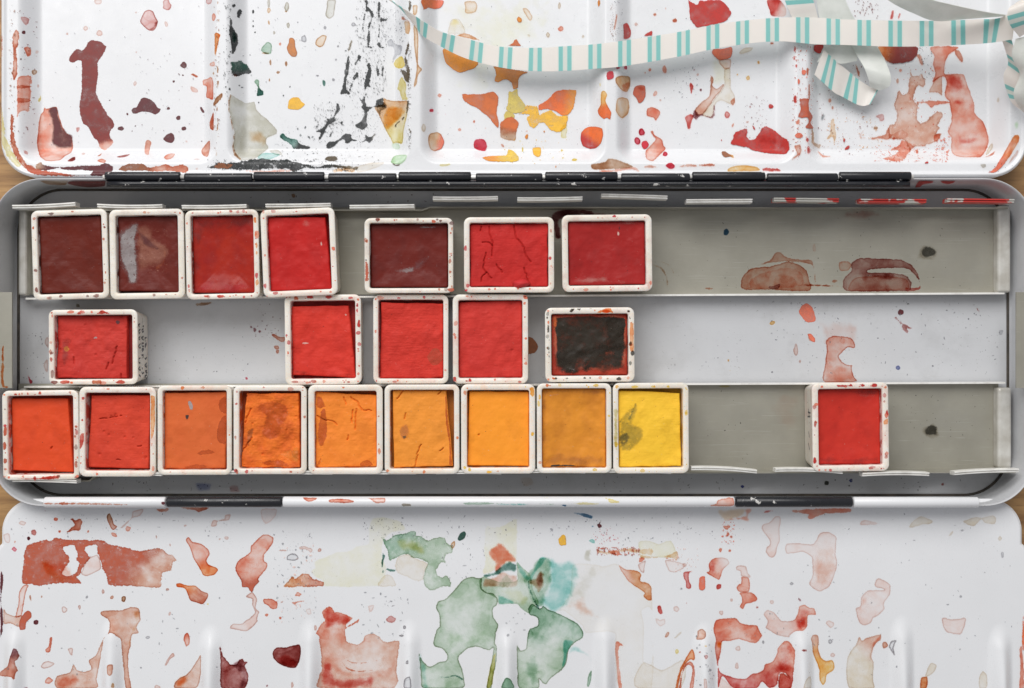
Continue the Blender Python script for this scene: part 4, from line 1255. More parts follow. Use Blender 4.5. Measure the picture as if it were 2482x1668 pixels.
# top hinge
HZ = 1.45
def knuckle(px0, px1, pyc, r, mat, name, z=HZ, parent=tin, dy=0.0):
    x0, y = W(px0, pyc, z)
    x1, y1 = W(px1, pyc + dy, z)
    n = 14
    rings = []
    for x, yy, rr in ((x0, y, r * .55), (x0 + .012, y, r * .92), (x0 + .03, y, r), (x1 - .03, y1, r), (x1 - .012, y1, r * .92), (x1, y1, r * .55)):
        rings.append([(x, yy + rr * math.cos(2 * math.pi * k / n), z + rr * math.sin(2 * math.pi * k / n)) for k in range(n)])
    o = loft(name, rings, mat, parent, True, True)
    return sharp(o, 50)
kn = [(255, 438), (447, 613), (615, 787), (796, 962), (966, 1142), (1153, 1315), (1321, 1497), (1505, 1672), (1677, 1854), (1858, 2030), (2033, 2208)]
for i, (a, b) in enumerate(kn):
    knuckle(a, b, 427 if i % 2 == 0 else 430.5, 0.093, M_BLACK, 'hinge_knuckle')
tube('hinge_pin', [(*W(250, 429, HZ), HZ), (*W(2214, 429, HZ), HZ)], 0.045, M_CLIP, tin)
# black leaf running from the knuckles down the inside of the back wall
prof = [(436, 1.43), (441, 1.50), (446, 1.53), (450, 1.50), (452.5, 1.40), (453, 1.15), (453, 0.9)]
ra = [[(W(p0, py, z)[0], W(p0, py, z)[1], z) for py, z in prof] for p0 in (258, 300, 700, 1240, 1800, 2160, 2206)]
V, F = [], []
for r in ra:
    V += r
n = len(prof)
for k in range(len(ra) - 1):
    for i in range(n - 1):
        F.append((k * n + i, k * n + i + 1, (k + 1) * n + i + 1, (k + 1) * n + i))
leaf = mesh_py('hinge_leaf', V, F, M_BLACK, tin)
sm = leaf.modifiers.new('solid', 'SOLIDIFY'); sm.thickness = 0.03
# front hinge rod: white and black sections
RODZ = 1.45
ROD_R = 0.115
def rodseg(a, b, mat, pyc=1216.5, dy=0.0):
    return knuckle(a, b, pyc, ROD_R, mat, 'hinge_rod', RODZ, tin, dy)
rodseg(108, 403, M_ENAMEL, 1217.5)
rodseg(405, 684, M_BLACK)
rodseg(686, 1780, M_ENAMEL)
rodseg(1782, 2065, M_BLACK)
rodseg(2067, 2371, M_ENAMEL, 1217.5)
ROD_Y = W(0, 1216.8, RODZ)[1]
ROD = Surf(lambda X, Y: RODZ + np.sqrt(np.maximum((ROD_R + .002) ** 2 - (Y - ROD_Y) ** 2, 0)),
           lambda X, Y: (ROD_R * 0.97 - np.abs(Y - ROD_Y)) + 0 * X, np.arange(-11, 11, 0.02), ROD_Y + np.arange(-ROD_R, ROD_R + .001, ROD_R / 10))

stains(LID, LID_STAINS, lid)
specks(LID, LID_SPECKS, lid)
stains(FLAP, FLAP_STAINS, flap)
specks(FLAP, FLAP_SPECKS, flap)
stains(FLOOR, """
@1200,800
b .95 .2 .3|270,70 320,65 375,140 345,195 270,205
O .8 .4 .3|E 2015,262,10,13 2028,350,7,9
D .95 .1 .2|E 2137,1352,18,18
b .25 .4 .7 .06|210,1280 300,1270 340,1330 260,1350
@600,380
t .8 .4 .4|205,1540 230,1530 280,1555 330,1560 320,1600 280,1600
b .6 .2 .6|E 397,335,18,20
M .5 .1 .6|E 62,1498,14,18 105,1508,10,12 30,1470,10,10 85,1465,6,8
@600,800
t .85 .4 .4|E 250,150,22,22 258,190,18,20
@1862,380
c .95 .5 .3|262,1340 290,1285 330,1262 380,1300 410,1380 405,1425 340,1435 300,1400
p .45 .1 .8 .14|430,1420 560,1430 780,1440 770,1580 730,1640 500,1620 460,1500
M .95 .1 .2|E 1145,1342,28,28
O .8 .4 .3|E 38,1433,30,20
m .7 0 1|1090,1390 1110,1385 1150,1430 1240,1480 1250,1500 1200,1480 1210,1525 1160,1490 1150,1445
d .8 0 .5|E 1205,1272,10,8 860,1398,8,8 1565,1275,8,12
m .6 0 .7|E 1810,1325,8,28,-35
c .5 .5 .4|340,1525 400,1560 410,1600 350,1590
e .3 .3 .7|E 2010,1520,20,26 200,1270,10,10
@1862,800
c .45 .8 .5|500,90 560,50 660,55 720,70 755,130 740,160 690,150 640,190 610,230 660,290 720,300 735,240 722,330 740,400 765,450 490,450 470,390 490,300 505,180
c .5 .1 .4 .1|480,290 700,310 740,400 760,450 490,450
c .95 .5 .3|340,40 370,30 410,80 400,110 360,90
p .8 .7 .3|E 238,170,20,55 273,270,12,20
D .55 .3 .2|E 1120,325,20,22
D .95 .1 .2|E 715,1300,18,19
d .9 .1 .2|E 503,1322,22,24
m .8 .1 .3|E 1505,1333,14,14
@0,800
R .85 .3 .5|240,380 262,420 288,445 265,472 248,440
D .35 0 .8 .06|1680,1320 1740,1310 1830,1330 1810,1400 1720,1395
m .2 .2 .5 .05|1980,1350 2050,1340 2070,1400 1990,1400
p .5 .8 .3|375,300 400,255 415,260 415,370 390,350
p .5 .8 .3|385,110 400,65 420,70 418,160
R .5 .2 .3|E 2130,418,14,14
@0,380
u .7 .1 .7|E 670,1285,16,18 300,470,20,22
b .5 .3 .6|1690,1265 1830,1255 1800,1280 1700,1290
""", tinbox)
specks(FLOOR, """
@0,800
120,20,410,460,40,e,3,8
1300,20,2200,450,30,e,3,7
700,1280,2200,1420,45,d,3,7
@600,380
0,1250,310,1560,25,m,3,9
0,290,2200,400,40,m,3,8
@600,800
0,1280,2200,1420,30,d,3,7
@1200,800
1250,20,2200,440,25,e,3,7
0,1270,2200,1420,45,d,3,9
@1862,380
0,1230,2060,1568,70,e,3,9
@1862,800
0,20,2060,430,60,e,3,9
0,1280,2000,1430,35,d,3,8
""", tinbox)
stains(ROD, """
@600,800
c .55 .7 .4|480,1442 605,1442 585,1470 530,1485 500,1470
c .5 .8 .4|695,1470 740,1458 860,1460 920,1475 900,1492 720,1492
c .55 .7 .4|1035,1442 1185,1450 1185,1490 1110,1497 1060,1465
u .3 .4 .5|1330,1500 1400,1500 1410,1520 1340,1522
h .4 .5 .5|1870,1490 2100,1488 2209,1500 2000,1510 1880,1508
@0,800
t .8 .2 .9|388,1492 700,1490 1080,1505 1050,1512 700,1508 395,1508
M .9 .1 .3|E 1408,1496,20,14
@1200,800
c .4 .5 .5|1925,1465 2050,1445 2068,1500 2040,1525 1850,1520 1910,1500
T .6 .1 .9|0,1500 290,1500 250,1512 20,1510
h .5 .2 .9|380,1500 510,1498 480,1512
B .8 .1 .6|575,1510 615,1508 610,1526
y .5 .3 .7|950,1448 1020,1460 1080,1490 1000,1495 970,1470
v .4 .3 .7|680,1490 890,1492 870,1508 700,1508
y .5 .3 .5|385,1443 460,1442 430,1455
""", tin)

# ---------------------------------------------------------------- metal pan rack
rack = thing('pan_rack', (0, 0, 0.1), 'grey sheet metal pan holder with spring clips inside the tin', 'pan holder')
def rp(o):
    o.location.z -= 0.1
    return o
PZ = 0.24
rows = {}
for key, y0, y1 in (('top', 503, 714), ('bottom', 930, 1141)):
    xa, ya = W(45, y1, PZ); xb, yb = W(2420, y0, PZ)
    rp(box('plate', xa, xb, ya, yb, PZ - 0.03, PZ, M_STEEL, rack))
    rows[key] = (xa, xb, ya, yb)
plate_objs = [o for o in bpy.data.objects if o.name.startswith('plate')]
PLATE = Surf(lambda X, Y: np.full(np.shape(X), PZ), lambda X, Y: np.maximum(
    np.minimum(Y - rows['top'][2], rows['top'][3] - Y), np.minimum(Y - rows['bottom'][2], rows['bottom'][3] - Y)) - .01 + 0 * X,
    np.arange(-11, 11, 0.025), np.arange(-3.5, 3.5, 0.025))
class Shift:
    pass
# rails along the inner edges of both plates
def rail(pa, pb, zt):
    x0, y0 = W(pa[0], pa[1], zt); x1, y1 = W(pb[0], pb[1], zt)
    V = [(x0, y0 - .02, PZ - .02), (x1, y1 - .02, PZ - .02), (x1, y1 - .02, zt), (x0, y0 - .02, zt),
         (x0, y0 + .02, PZ - .02), (x1, y1 + .02, PZ - .02), (x1, y1 + .02, zt), (x0, y0 + .02, zt)]
    F = [(0, 1, 2, 3), (5, 4, 7, 6), (3, 2, 6, 7), (4, 0, 3, 7), (1, 5, 6, 2)]
    return rp(mesh_py('rail', V, F, M_CLIP, rack, False))
rail((62, 724), (2435, 711), 0.46)
rail((58, 938), (2437, 928), 0.46)
# whitish end walls
M_END = mottled('worn_white_metal', (0.66, 0.65, 0.61), (0.50, 0.48, 0.43), 3, 0.35, 0.2)
for xa, xb, ya, yb in ((2421, 2453, 497, 709), (2421, 2455, 940, 1136), (42, 62, 500, 716), (42, 60, 942, 1136)):
    a = W(xa, yb, 0.55); b = W(xb, ya, 0.55)
    o = rp(box('end_wall', a[0], b[0], a[1], b[1], 0.2, 0.5, M_END, rack))
    bv = o.modifiers.new('bevel', 'BEVEL'); bv.width = 0.06; bv.segments = 3
for xa, xb in ((-40, 26), (2466, 2530)):
    a = W(xa, 941, 1.3); b = W(xb, 708, 1.3)
    o = rp(box('end_tab', a[0], b[0], a[1], b[1], 1.20, 1.24, M_STEEL, rack))
# spring clips: a folded sheet edge, two bright lines seen from above
def clip(x0, y0, x1, y1, sag, mat, face):
    zt = 1.22
    n = 10
    prof = [(0.055, 0.93), (0.062, zt - .03), (0.050, zt), (0.030, zt), (0.022, zt - .05), (0.012, zt - .05), (0.004, zt - .015), (-.018, zt - .02), (-.026, zt - .06), (-.030, 0.93)]
    rings = []
    for i in range(n + 1):
        t = i / n
        px, py = x0 + (x1 - x0) * t, y0 + (y1 - y0) * t + sag * 4 * t * (1 - t)
        x, y = W(px, py, zt)
        rings.append([(x, y + u, z - 0.1) for u, z in prof])
    o = loft('clip', rings, mat, rack, True, True)
    return sharp(o, 30)
tops = [(29, 503, 182, 496, 1.5), (235, 500, 393, 501, 2), (440, 503, 597, 501, 1), (643, 500, 801, 498, 0.5), (847, 503, 1004, 501, 0),
        (1049, 482, 1207, 481, 1), (1254, 484, 1412, 482, 1), (1458, 475, 1618, 480, -.5), (1664, 489, 1824, 488, 0), (1876, 485, 2034, 487, 0),
        (2083, 488, 2246, 489, 0), (2296, 487, 2459, 489, 0)]
for i, c in enumerate(tops):
    clip(*c[:5], M_CLIPRED if i in (9, 10, 11) else M_CLIP, 1)
bots = [(29, 1166, 185, 1170, -1), (234, 1151, 391, 1152, -1), (440, 1148, 593, 1148, 0), (646, 1147, 804, 1149, 0), (851, 1148, 1008, 1148, 0),
        (1057, 1148, 1215, 1148, -1), (1264, 1145, 1419, 1146, -1), (1471, 1144, 1627, 1147, -1.5), (1676, 1138, 1835, 1146, -3), (1880, 1142, 2043, 1147, -3),
        (2091, 1153, 2253, 1152, -2.5), (2314, 1150, 2470, 1143, -2)]
for c in bots:
    clip(*c[:5], M_CLIP, -1)
# side walls of the rack that carry the clips
for name_y, pyl in (('t', [(29, 505), (1020, 505), (1040, 498), (2459, 500)]), ('b', [(29, 1168), (210, 1168), (230, 1150), (2470, 1147)])):
    V, F = [], []
    for px, py in pyl:
        x, y = W(px, py, 0.95)
        hh = 0.5 if name_y == 't' else 0.7
        V += [(x, y - .015, 0.1), (x, y - .015, hh), (x, y + .015, hh), (x, y + .015, 0.1)]
    for k in range(len(pyl) - 1):
        for i in range(4):
            j = (i + 1) % 4
            F.append((4 * k + i, 4 * k + j, 4 * k + 4 + j, 4 * k + 4 + i))
    F += [(3, 2, 1, 0), tuple(4 * (len(pyl) - 1) + i for i in range(4))]
    mesh_py('side_wall', V, F, M_STEEL, rack, False)
# paint that ran down the inside of the back wall, beside the hinge
def wall_stain(tile, c, a, s):
    P = catmull(parse_pts(s, *tile))
    yw = BY1 - 0.068
    k = yw / (CY - P[:, 1])
    z = HC - k * (HC - 1.0) / S0
    V = np.stack([(P[:, 0] - CX) * k, np.full(len(P), yw), np.clip(z, 0.2, 1.3) - 0.0], 1)
    n = len(P)
    prm = np.zeros((n, 4)); prm[:, 0] = a; prm[:, 3] = 1
    o = mesh_np('paint_stain', V, [list(range(n))], M_STAIN, tinbox, False,
            dict(col=np.tile(np.array([*PAL[c], 1.0]), (n, 1)), prm=prm, sd=np.full(n, .3), soft=np.full(n, .01)))
    o['label'] = CNAME[c] + ' dried paint stain'
wall_stain((1862, 380), 'r', .95, '1270,265 1290,225 1330,200 1420,195 1420,225 1340,240 1310,262')
wall_stain((1862, 380), 'r', .95, '1490,190 1550,185 1625,195 1600,225 1550,238 1500,225')
wall_stain((0, 380), 'm', .9, '580,225 700,185 850,180 905,200 900,255 760,265 640,250')
wall_stain((0, 380), 'b', .6, '330,200 480,190 580,210 560,245 420,240')
for k, (sel, txt) in enumerate(((0, """
@1862,380
t .5 .5 .6|-240,1120 -225,1040 -160,970 -60,950 0,950 100,925 170,905 260,930 330,980 355,1060 355,1160 0,1150 -100,1150 -200,1150
c .35 .4 .5 .04|-150,1050 0,980 200,960 300,1020 300,1120 100,1140 -150,1140
t .4 .3 .6|-100,940 20,890 60,830 110,825 150,865 250,885 380,900 412,1085 400,1085 380,935 200,905 60,912
M .5 .2 .6|0,1120 60,1110 110,1090 90,1140 20,1150
t .75 .2 .6|295,1105 420,1100 600,1115 600,1122 420,1120 300,1115
m .5 .4 .6|645,1100 660,1040 715,985 720,920 790,875 1000,880 1150,890 1240,935 1300,1020 1315,1100 1295,1060 1220,975 1130,960 880,975 860,1000 1000,1000 1180,1020 1235,1080 1235,1130 1200,1160 720,1165 650,1140
c .35 .4 .5|700,1110 760,1040 1000,1030 1180,1050 1220,1110 1180,1150 720,1160
m .6 0 .5 .05|880,1020 1020,1005 1150,1040 1050,1070 960,1060
c .35 .5 .5|610,910 690,905 720,940 690,985 620,985
t .6 .1 .6|E 575,1075,25,12
r .5 .2 .6|1180,1130 1290,1130 1320,1100 1300,1150 1200,1165
d .95 0 .7 .05|E 1385,825,68,50
u .25 0 .9 .1|E 1385,830,95,75
p .3 .3 .4|E 398,790,18,40
m .25 0 .5 .12|E 800,500,180,45
@1200,380
B .9 .1 .6|E 1992,652,26,28
b .4 .1 .4|1365,930 1440,955 1490,1040 1495,1140 1485,1140 1478,1050 1430,970 1365,940
b .25 .1 .4|1420,900 1500,930 1545,1000 1545,1030 1530,985 1490,940
t .7 .2 .7|1800,1132 1890,1130 1860,1152
M .9 0 .8 .06|480,500 620,445 780,445 860,480 1020,490 900,505 620,530 560,570 575,700 520,705
"""), (1, """
@1862,800
d .95 0 .7 .05|E 1400,870,62,52
u .3 0 .9 .08|E 1400,875,85,75
p .3 0 .3 .3|E 150,700,120,200
@1200,800
v .7 .2 .4|E 1980,485,46,14
"""))):
    stains(PLATE, txt, plate_objs[sel])  # dark grey discs are screw holes, their darkness painted on as films
for po in plate_objs:
    for ch in po.children:
        pass
specks(PLATE, """
@1862,380
20,440,1950,1150,60,d,2,6
@1200,380
1380,460,2200,1150,30,d,2,6
@1862,800
1060,520,1980,1190,40,d,2,6
@1200,800
1690,520,2200,1180,25,d,2,6
""", plate_objs[0])
for po in plate_objs:
    for ch in po.children:
        ch.matrix_parent_inverse.identity()
        ch.location.z = 0.1 - 0.1 + 0.0
TAB = Surf(lambda X, Y: np.full(np.shape(X), 1.24), lambda X, Y: 0 * X + .5, np.arange(-12, 12, 0.025), np.arange(-2, 2, 0.025))
tabs = [o for o in bpy.data.objects if o.name.startswith('end_tab')]
stains(TAB, """
@0,800
x .9 .3 .5|20,140 35,145 30,220 40,320 70,320 35,335 30,400 40,480 75,485 70,500 20,495 8,400 12,240
""", tabs[0])
for t in tabs:
    for ch in t.children:
        ch.location.z = 0.0
# ---------------------------------------------------------------- watercolour pans
def cake_mat(name, c1, c2, rough, sc=2.0, contrast=0.5, bmp=0.25, bsc=22):
    def warm(k):
        return (k[0] * 0.985, k[1] * 0.96, k[2] * 0.88) if k[0] > 140 and k[1] < 85 else k
    c1, c2 = warm(c1), warm(c2)
    m, nt, bs = newmat(name)
    f = mrange(nt, noise(nt, sc, 5), 0.36, 0.66, 0, contrast)
    col = mixc(nt, f, lin(*c1), lin(*c2))
    deep = mrange(nt, noise(nt, 1.3, 5, None, 0.6), 0.50, 0.72, 0, 0.55)
    col = mixc(nt, deep, col, tuple(v * 0.62 for v in lin(*c2)))
    pale = mrange(nt, noise(nt, 40, 3), 0.70, 0.78, 0, 0.35)
    col = mixc(nt, pale, col, tuple(min(1, v * 1.7 + 0.04) for v in lin(*c1)))
    nt.links.new(col, bs.inputs['Base Color'])
    nt.links.new(mrange(nt, noise(nt, 5, 4), 0.3, 0.7, rough - 0.08, rough + 0.12), bs.inputs['Roughness'])
    bs.inputs['Specular IOR Level'].default_value = 0.18 if rough < 0.45 else 0.2
    mp = N(nt, 'ShaderNodeMapping')
    mp.inputs['Rotation'].default_value = (0, 0, sum(c1) * 0.7)
    mp.inputs['Scale'].default_value = (1.2, 9.0, 1)
    nt.links.new(coords(nt), mp.inputs['Vector'])
    strokes = noise(nt, 3.0, 4, mp.outputs[0])
    h = math_n(nt, 'ADD', noise(nt, bsc, 4), math_n(nt, 'MULTIPLY', noise(nt, 5, 5, None, 0.7), 0.8))
    h = math_n(nt, 'ADD', h, math_n(nt, 'MULTIPLY', strokes, 1.0))
    bump(nt, bs, h, bmp, 0.03)
    return m

TILE = {'F': (0, 380), 'G': (600, 380), 'H': (1200, 380), 'I': (1862, 380), 'J': (0, 800), 'K': (600, 800), 'L': (1200, 800), 'N': (1862, 800)}
def quad(tile, s):
    return parse_pts(s, *TILE[tile])

def pan_plastic(c, seed):
    m, nt, bs = newmat('stained_plastic')
    co = N(nt, 'ShaderNodeMapping')
    co.inputs['Location'].default_value = (seed * 3.1, seed * 1.7, seed)
    nt.links.new(coords(nt), co.inputs['Vector'])
    v = co.outputs[0]
    base = mixc(nt, mrange(nt, noise(nt, 1.1, 3, v), 0.35, 0.65, 0, 1), (0.86, 0.81, 0.74), (0.78, 0.72, 0.63))
    smear = mrange(nt, noise(nt, 2.6, 5, v, 0.62), 0.50, 0.72, 0.0, 0.16 + 0.05 * (seed % 4))
    col = mixc(nt, smear, base, lin(*c))
    grime = mrange(nt, noise(nt, 14, 4, v), 0.60, 0.74, 0, 0.4)
    col = mixc(nt, grime, col, (0.36, 0.28, 0.25))
    nt.links.new(col, bs.inputs['Base Color'])
    nt.links.new(mrange(nt, noise(nt, 5, 4, v), 0.3, 0.7, 0.25, 0.5), bs.inputs['Roughness'])
    bump(nt, bs, noise(nt, 6, 3, v), 0.05, 0.03)
    bs.inputs['Subsurface Weight'].default_value = 0.5
    bs.inputs['Subsurface Radius'].default_value = (1.0, 0.85, 0.7)
    bs.inputs['Subsurface Scale'].default_value = 0.14
    return m
def pan_wall(c, seed):
    m, nt, bs = newmat('smeared_well_wall')
    co = N(nt, 'ShaderNodeMapping')
    co.inputs['Location'].default_value = (seed * 2.3, seed * 4.7, seed)
    nt.links.new(coords(nt), co.inputs['Vector'])
    f = mrange(nt, noise(nt, 3.2, 5, co.outputs[0], 0.65), 0.44, 0.56, 0.08, 0.95, True)
    nt.links.new(mixc(nt, f, (0.72, 0.67, 0.62), lin(*[v * 0.86 for v in c])), bs.inputs['Base Color'])
    bs.inputs['Roughness'].default_value = 0.45
    return m

GROUP = 'watercolour pans in the tin'
def pan(tile, label, rimq, cakeq, c1, c2, rough=0.6, gap=0.16, base=0.25, rel=0.02, sink=0.0, contrast=0.5, wob=0.02,
        dots='', ndots=14, stain='', cracks='', rimstain='', flecks='', pits=0, sag=0.0, seed=1, bmp=0.25, sc=2.0, dry=0.0):
    zr = base + 1.0
    Q = np.array([W(px, py, zr) for px, py in quad(tile, rimq)])
    ctr = Q.mean(0)
    wv = (Q[1] + Q[2] - Q[0] - Q[3]) / 2
    hv = (Q[0] + Q[1] - Q[3] - Q[2]) / 2
    ang = math.atan2(wv[1], wv[0])
    ang = (ang + math.atan2(-hv[0], hv[1])) / 2
    w2, h2 = np.hypot(*wv) / 2 + 0.001, np.hypot(*hv) / 2 + 0.001
    ca, sa = math.cos(ang), math.sin(ang)
    t = thing('paint_pan', (ctr[0], ctr[1], base), label, 'paint pan', GROUP)
    t.rotation_euler = (0, 0, ang)
    def ring(i, z, r):
        return [(x, y, z) for x, y in rrect_pts(-w2 + i, w2 - i, -h2 + i, h2 - i, max(r, 0.02), 6)]
    rim = 0.118 + 0.006 * ((seed * 7) % 5 - 2)
    rings = [ring(0.10, 0.02, 0.12), ring(0.09, 0.0, 0.12)][::-1] + [ring(0.075, 0.03, 0.13), ring(0.010, 0.93, 0.14), ring(0.0, 0.972, 0.14), ring(0.004, 0.992, 0.14), ring(0.016, 1.0, 0.135),
             ring(rim - 0.012, 1.0, 0.06), ring(rim, 0.99, 0.05), ring(rim + 0.006, 0.94, 0.045), ring(rim + 0.02, 0.42, 0.04)]
    cup = sharp(loft('cup', rings, pan_plastic(c1, seed), t, cap0=True, cap1=False), 50)
    cup.data.materials.append(pan_wall(c1, seed))
    npt = len(rings[0])
    for p in list(cup.data.polygons)[npt * (len(rings) - 2):npt * (len(rings) - 1)]:
        p.material_index = 1
    # paint residue that covers the bottom of the well
    dark = cake_mat('residue', tuple(v * 0.74 for v in c2), tuple(v * 0.55 for v in c2), 0.5)
    r2 = ring(rim + 0.014, min(0.70, 1.0 - gap - 0.13), 0.04)
    res = loft('paint_residue', [r2, r2], dark, t, cap1=True)
    # the cake itself
    zc = zr - gap
    C = np.array([W(px, py, zc) for px, py in quad(tile, cakeq)])
    # into pan coordinates
    def loc(P):
        d = P - ctr
        return np.stack([d[:, 0] * ca + d[:, 1] * sa, -d[:, 0] * sa + d[:, 1] * ca], 1)
    C = loc(C)
    lim = np.array([w2 - rim - 0.010, h2 - rim - 0.010])
    C = np.clip(C.mean(0) + (C - C.mean(0)) * 1.025, -lim, lim)
    segs = []
    for k in range(4):
        a, b = C[k], C[(k + 1) % 4]
        for i in range(12):
            s = i / 12.0
            segs.append(a + (b - a) * s)
    P = np.array(segs)
    nx_ = vnoise(P[:, 0] * 3 + seed, P[:, 1] * 3, 1.4, seed) + 0.6 * vnoise(P[:, 0] * 9 + seed, P[:, 1] * 9, 1.4, seed + 3)
    P = P * (1 + wob * nx_[:, None] - wob * 0.4)
    P = np.clip(P, -lim - 0.005, lim + 0.005)
    cr = []
    for poly in [c for c in cracks.split(';') if c.strip()]:
        tt = tile
        if poly.strip()[0].isalpha():
            tt, poly = poly.strip()[0], poly.strip()[1:]
        pp = np.array([W(px, py, zc) for px, py in quad(tt, poly)])
        pp = loc(pp)
        q = [pp[0]]
        for a, b in zip(pp[:-1], pp[1:]):
            m = max(2, int(np.hypot(*(b - a)) / 0.05))
            for i in range(1, m + 1):
                off = rng.normal(0, 0.010, 2) if i < m else 0
                q.append(a + (b - a) * i / m + off)
        cr.append(np.array(q))
    pit = [(rng.uniform(-lim[0], lim[0]), rng.uniform(-lim[1], lim[1]), rng.uniform(0.012, 0.03)) for _ in range(pits)]
    cache = {}
    def dom(X, Y):
        return poly_sd(X, Y, P)
    def f(X, Y):
        d = np.maximum(dom(X, Y), 0)
        e = 0.03
        z = (zc - base) + rel * fbm(X, Y, 1.6, seed + 11) + rel * 0.35 * fbm(X, Y, 6.0, seed + 17)
        z = z - sag * sstep(0.0, 0.5, d)
        z = z - 0.022 * (1 - np.sqrt(1 - (1 - np.clip(d / e, 0, 1)) ** 2))
        for q in cr:
            best = np.full(np.shape(X), 9.0)
            for (ax, ay), (bx, by) in zip(q[:-1], q[1:]):
                ex, ey = bx - ax, by - ay
                tt = np.clip(((X - ax) * ex + (Y - ay) * ey) / (ex * ex + ey * ey + 1e-9), 0, 1)
                best = np.minimum(best, np.hypot(X - ax - tt * ex, Y - ay - tt * ey))
            z = z - 0.06 * np.exp(-(best / 0.0105) ** 2)
        for x, y, r in pit:
            z = z - 0.03 * np.exp(-((X - x) ** 2 + (Y - y) ** 2) / r ** 2)
        return z
    pt = 0.013 if cr else 0.02
    gx = np.arange(-w2, w2, pt); gy = np.arange(-h2, h2, pt)
    sf = Surf(f, dom, gx, gy)
    def proj(px, py):
        k = S0 * (HC - zc) / (HC - 1.0)
        A = loc(np.stack([(np.asarray(px) - CX) * k, -(np.asarray(py) - CY) * k], 1))
        return A[:, 0], A[:, 1]
    sf.proj = proj
    sf.glaze = 0.0
    cm = cake_mat('cake_paint', c1, c2, rough, sc, contrast, bmp)
    cake = height_sheet('paint_cake', sf, cm, t, 0.5)
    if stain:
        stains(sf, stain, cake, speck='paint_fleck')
    cq = quad(tile, cakeq)
    ox_, oy_ = TILE[tile]
    ub, vb = (cq - [ox_, oy_]).min(0) / ZK + 25, (cq - [ox_, oy_]).max(0) / ZK - 25
    pale = 'S' if c1[0] < 130 else ('p' if c1[1] < 100 else 'Y')
    deepk = 'M' if c1[1] < 100 else 'b'
    bx_ = '%d,%d,%d,%d' % (ub[0], ub[1], vb[0], vb[1])
    sf.n += 2
    specks(sf, '@%d,%d\n%s,12,%s,1.2,2.6,7,%d\n%s,10,%s,1.2,2.4\n%s,14,%s,1.5,4%s' % (
        ox_, oy_, bx_, pale, (seed * 37) % 90, bx_, pale, bx_, deepk, flecks), cake, 'paint_flecks')
    if rimstain:
        rs2 = Surf(lambda X, Y: np.full(np.shape(X), 1.0), lambda X, Y: np.minimum(rrect_sd(X, Y, -w2, w2, -h2, h2, .14), -rrect_sd(X, Y, -w2 + rim, w2 - rim, -h2 + rim, h2 - rim, .05)) - 0.004,
                   gx, gy)
        def proj2(px, py):
            k = S0 * (HC - zr) / (HC - 1.0)
            A = loc(np.stack([(np.asarray(px) - CX) * k, -(np.asarray(py) - CY) * k], 1))
            return A[:, 0], A[:, 1]
        rs2.proj = proj2
        rs2.n = 20
        stains(rs2, rimstain, cup, speck='paint_fleck')
    # droplets on the rim
    if ndots:
        rs = Surf(lambda X, Y: np.full(np.shape(X), 1.0), lambda X, Y: np.minimum(rrect_sd(X, Y, -w2, w2, -h2, h2, .14), -rrect_sd(X, Y, -w2 + rim, w2 - rim, -h2 + rim, h2 - rim, .05)),
                  gx, gy)
        ds = []
        tries = 0
        while len(ds) < ndots and tries < 400:
            tries += 1
            side = random.randint(0, 3)
            u = random.uniform(-1, 1)
            o = rim * random.uniform(0.3, 0.75)
            x, y = ((u * w2, h2 - o), (u * w2, -h2 + o), (w2 - o, u * h2), (-w2 + o, u * h2))[side]
            r = 0.012 + 0.035 * random.random() ** 1.8
            st = random.uniform(1, 2.2) if random.random() < 0.5 else 1
            rx, ry = (r * st, r) if side < 2 else (r, r * st)
            if rs.dom(np.array([x]), np.array([y]))[0] < r * 0.6:
                continue
            pp = np.array([(x + rx * random.uniform(.7, 1.2) * math.cos(a), y + ry * random.uniform(.7, 1.2) * math.sin(a)) for a in np.linspace(0, 2 * math.pi, 9)[:-1]])
            key = random.choice(dots)
            if key in 'rm' and random.random() < 0.6:
                key = random.choice('RcRx') if key == 'r' else 't'
            nvert = 12
            pc = catmull(pp, 2)
            n = len(pc)
            ds.append((pc, key, random.uniform(0.35, 0.95)))
        V, F, Cc, A = [], [], [], []
        for pc, key, a in ds:
            b = len(V)
            V += [(x, y, 1.0 + 0.0015) for x, y in pc]
            F.append([b + i for i in range(len(pc))])
            Cc += [(*PAL[key], 1)] * len(pc)
            A += [a] * len(pc)
        n = len(V)
        if n:
            prm = np.zeros((n, 4)); prm[:, 0] = A; prm[:, 3] = 0
            so = mesh_np('paint_droplets', V, F, M_STAIN, cup, True, dict(col=np.array(Cc), prm=prm, sd=np.full(n, .3), soft=np.full(n, .01)))
            so['kind'] = 'stuff'
    return t, cup, w2, h2

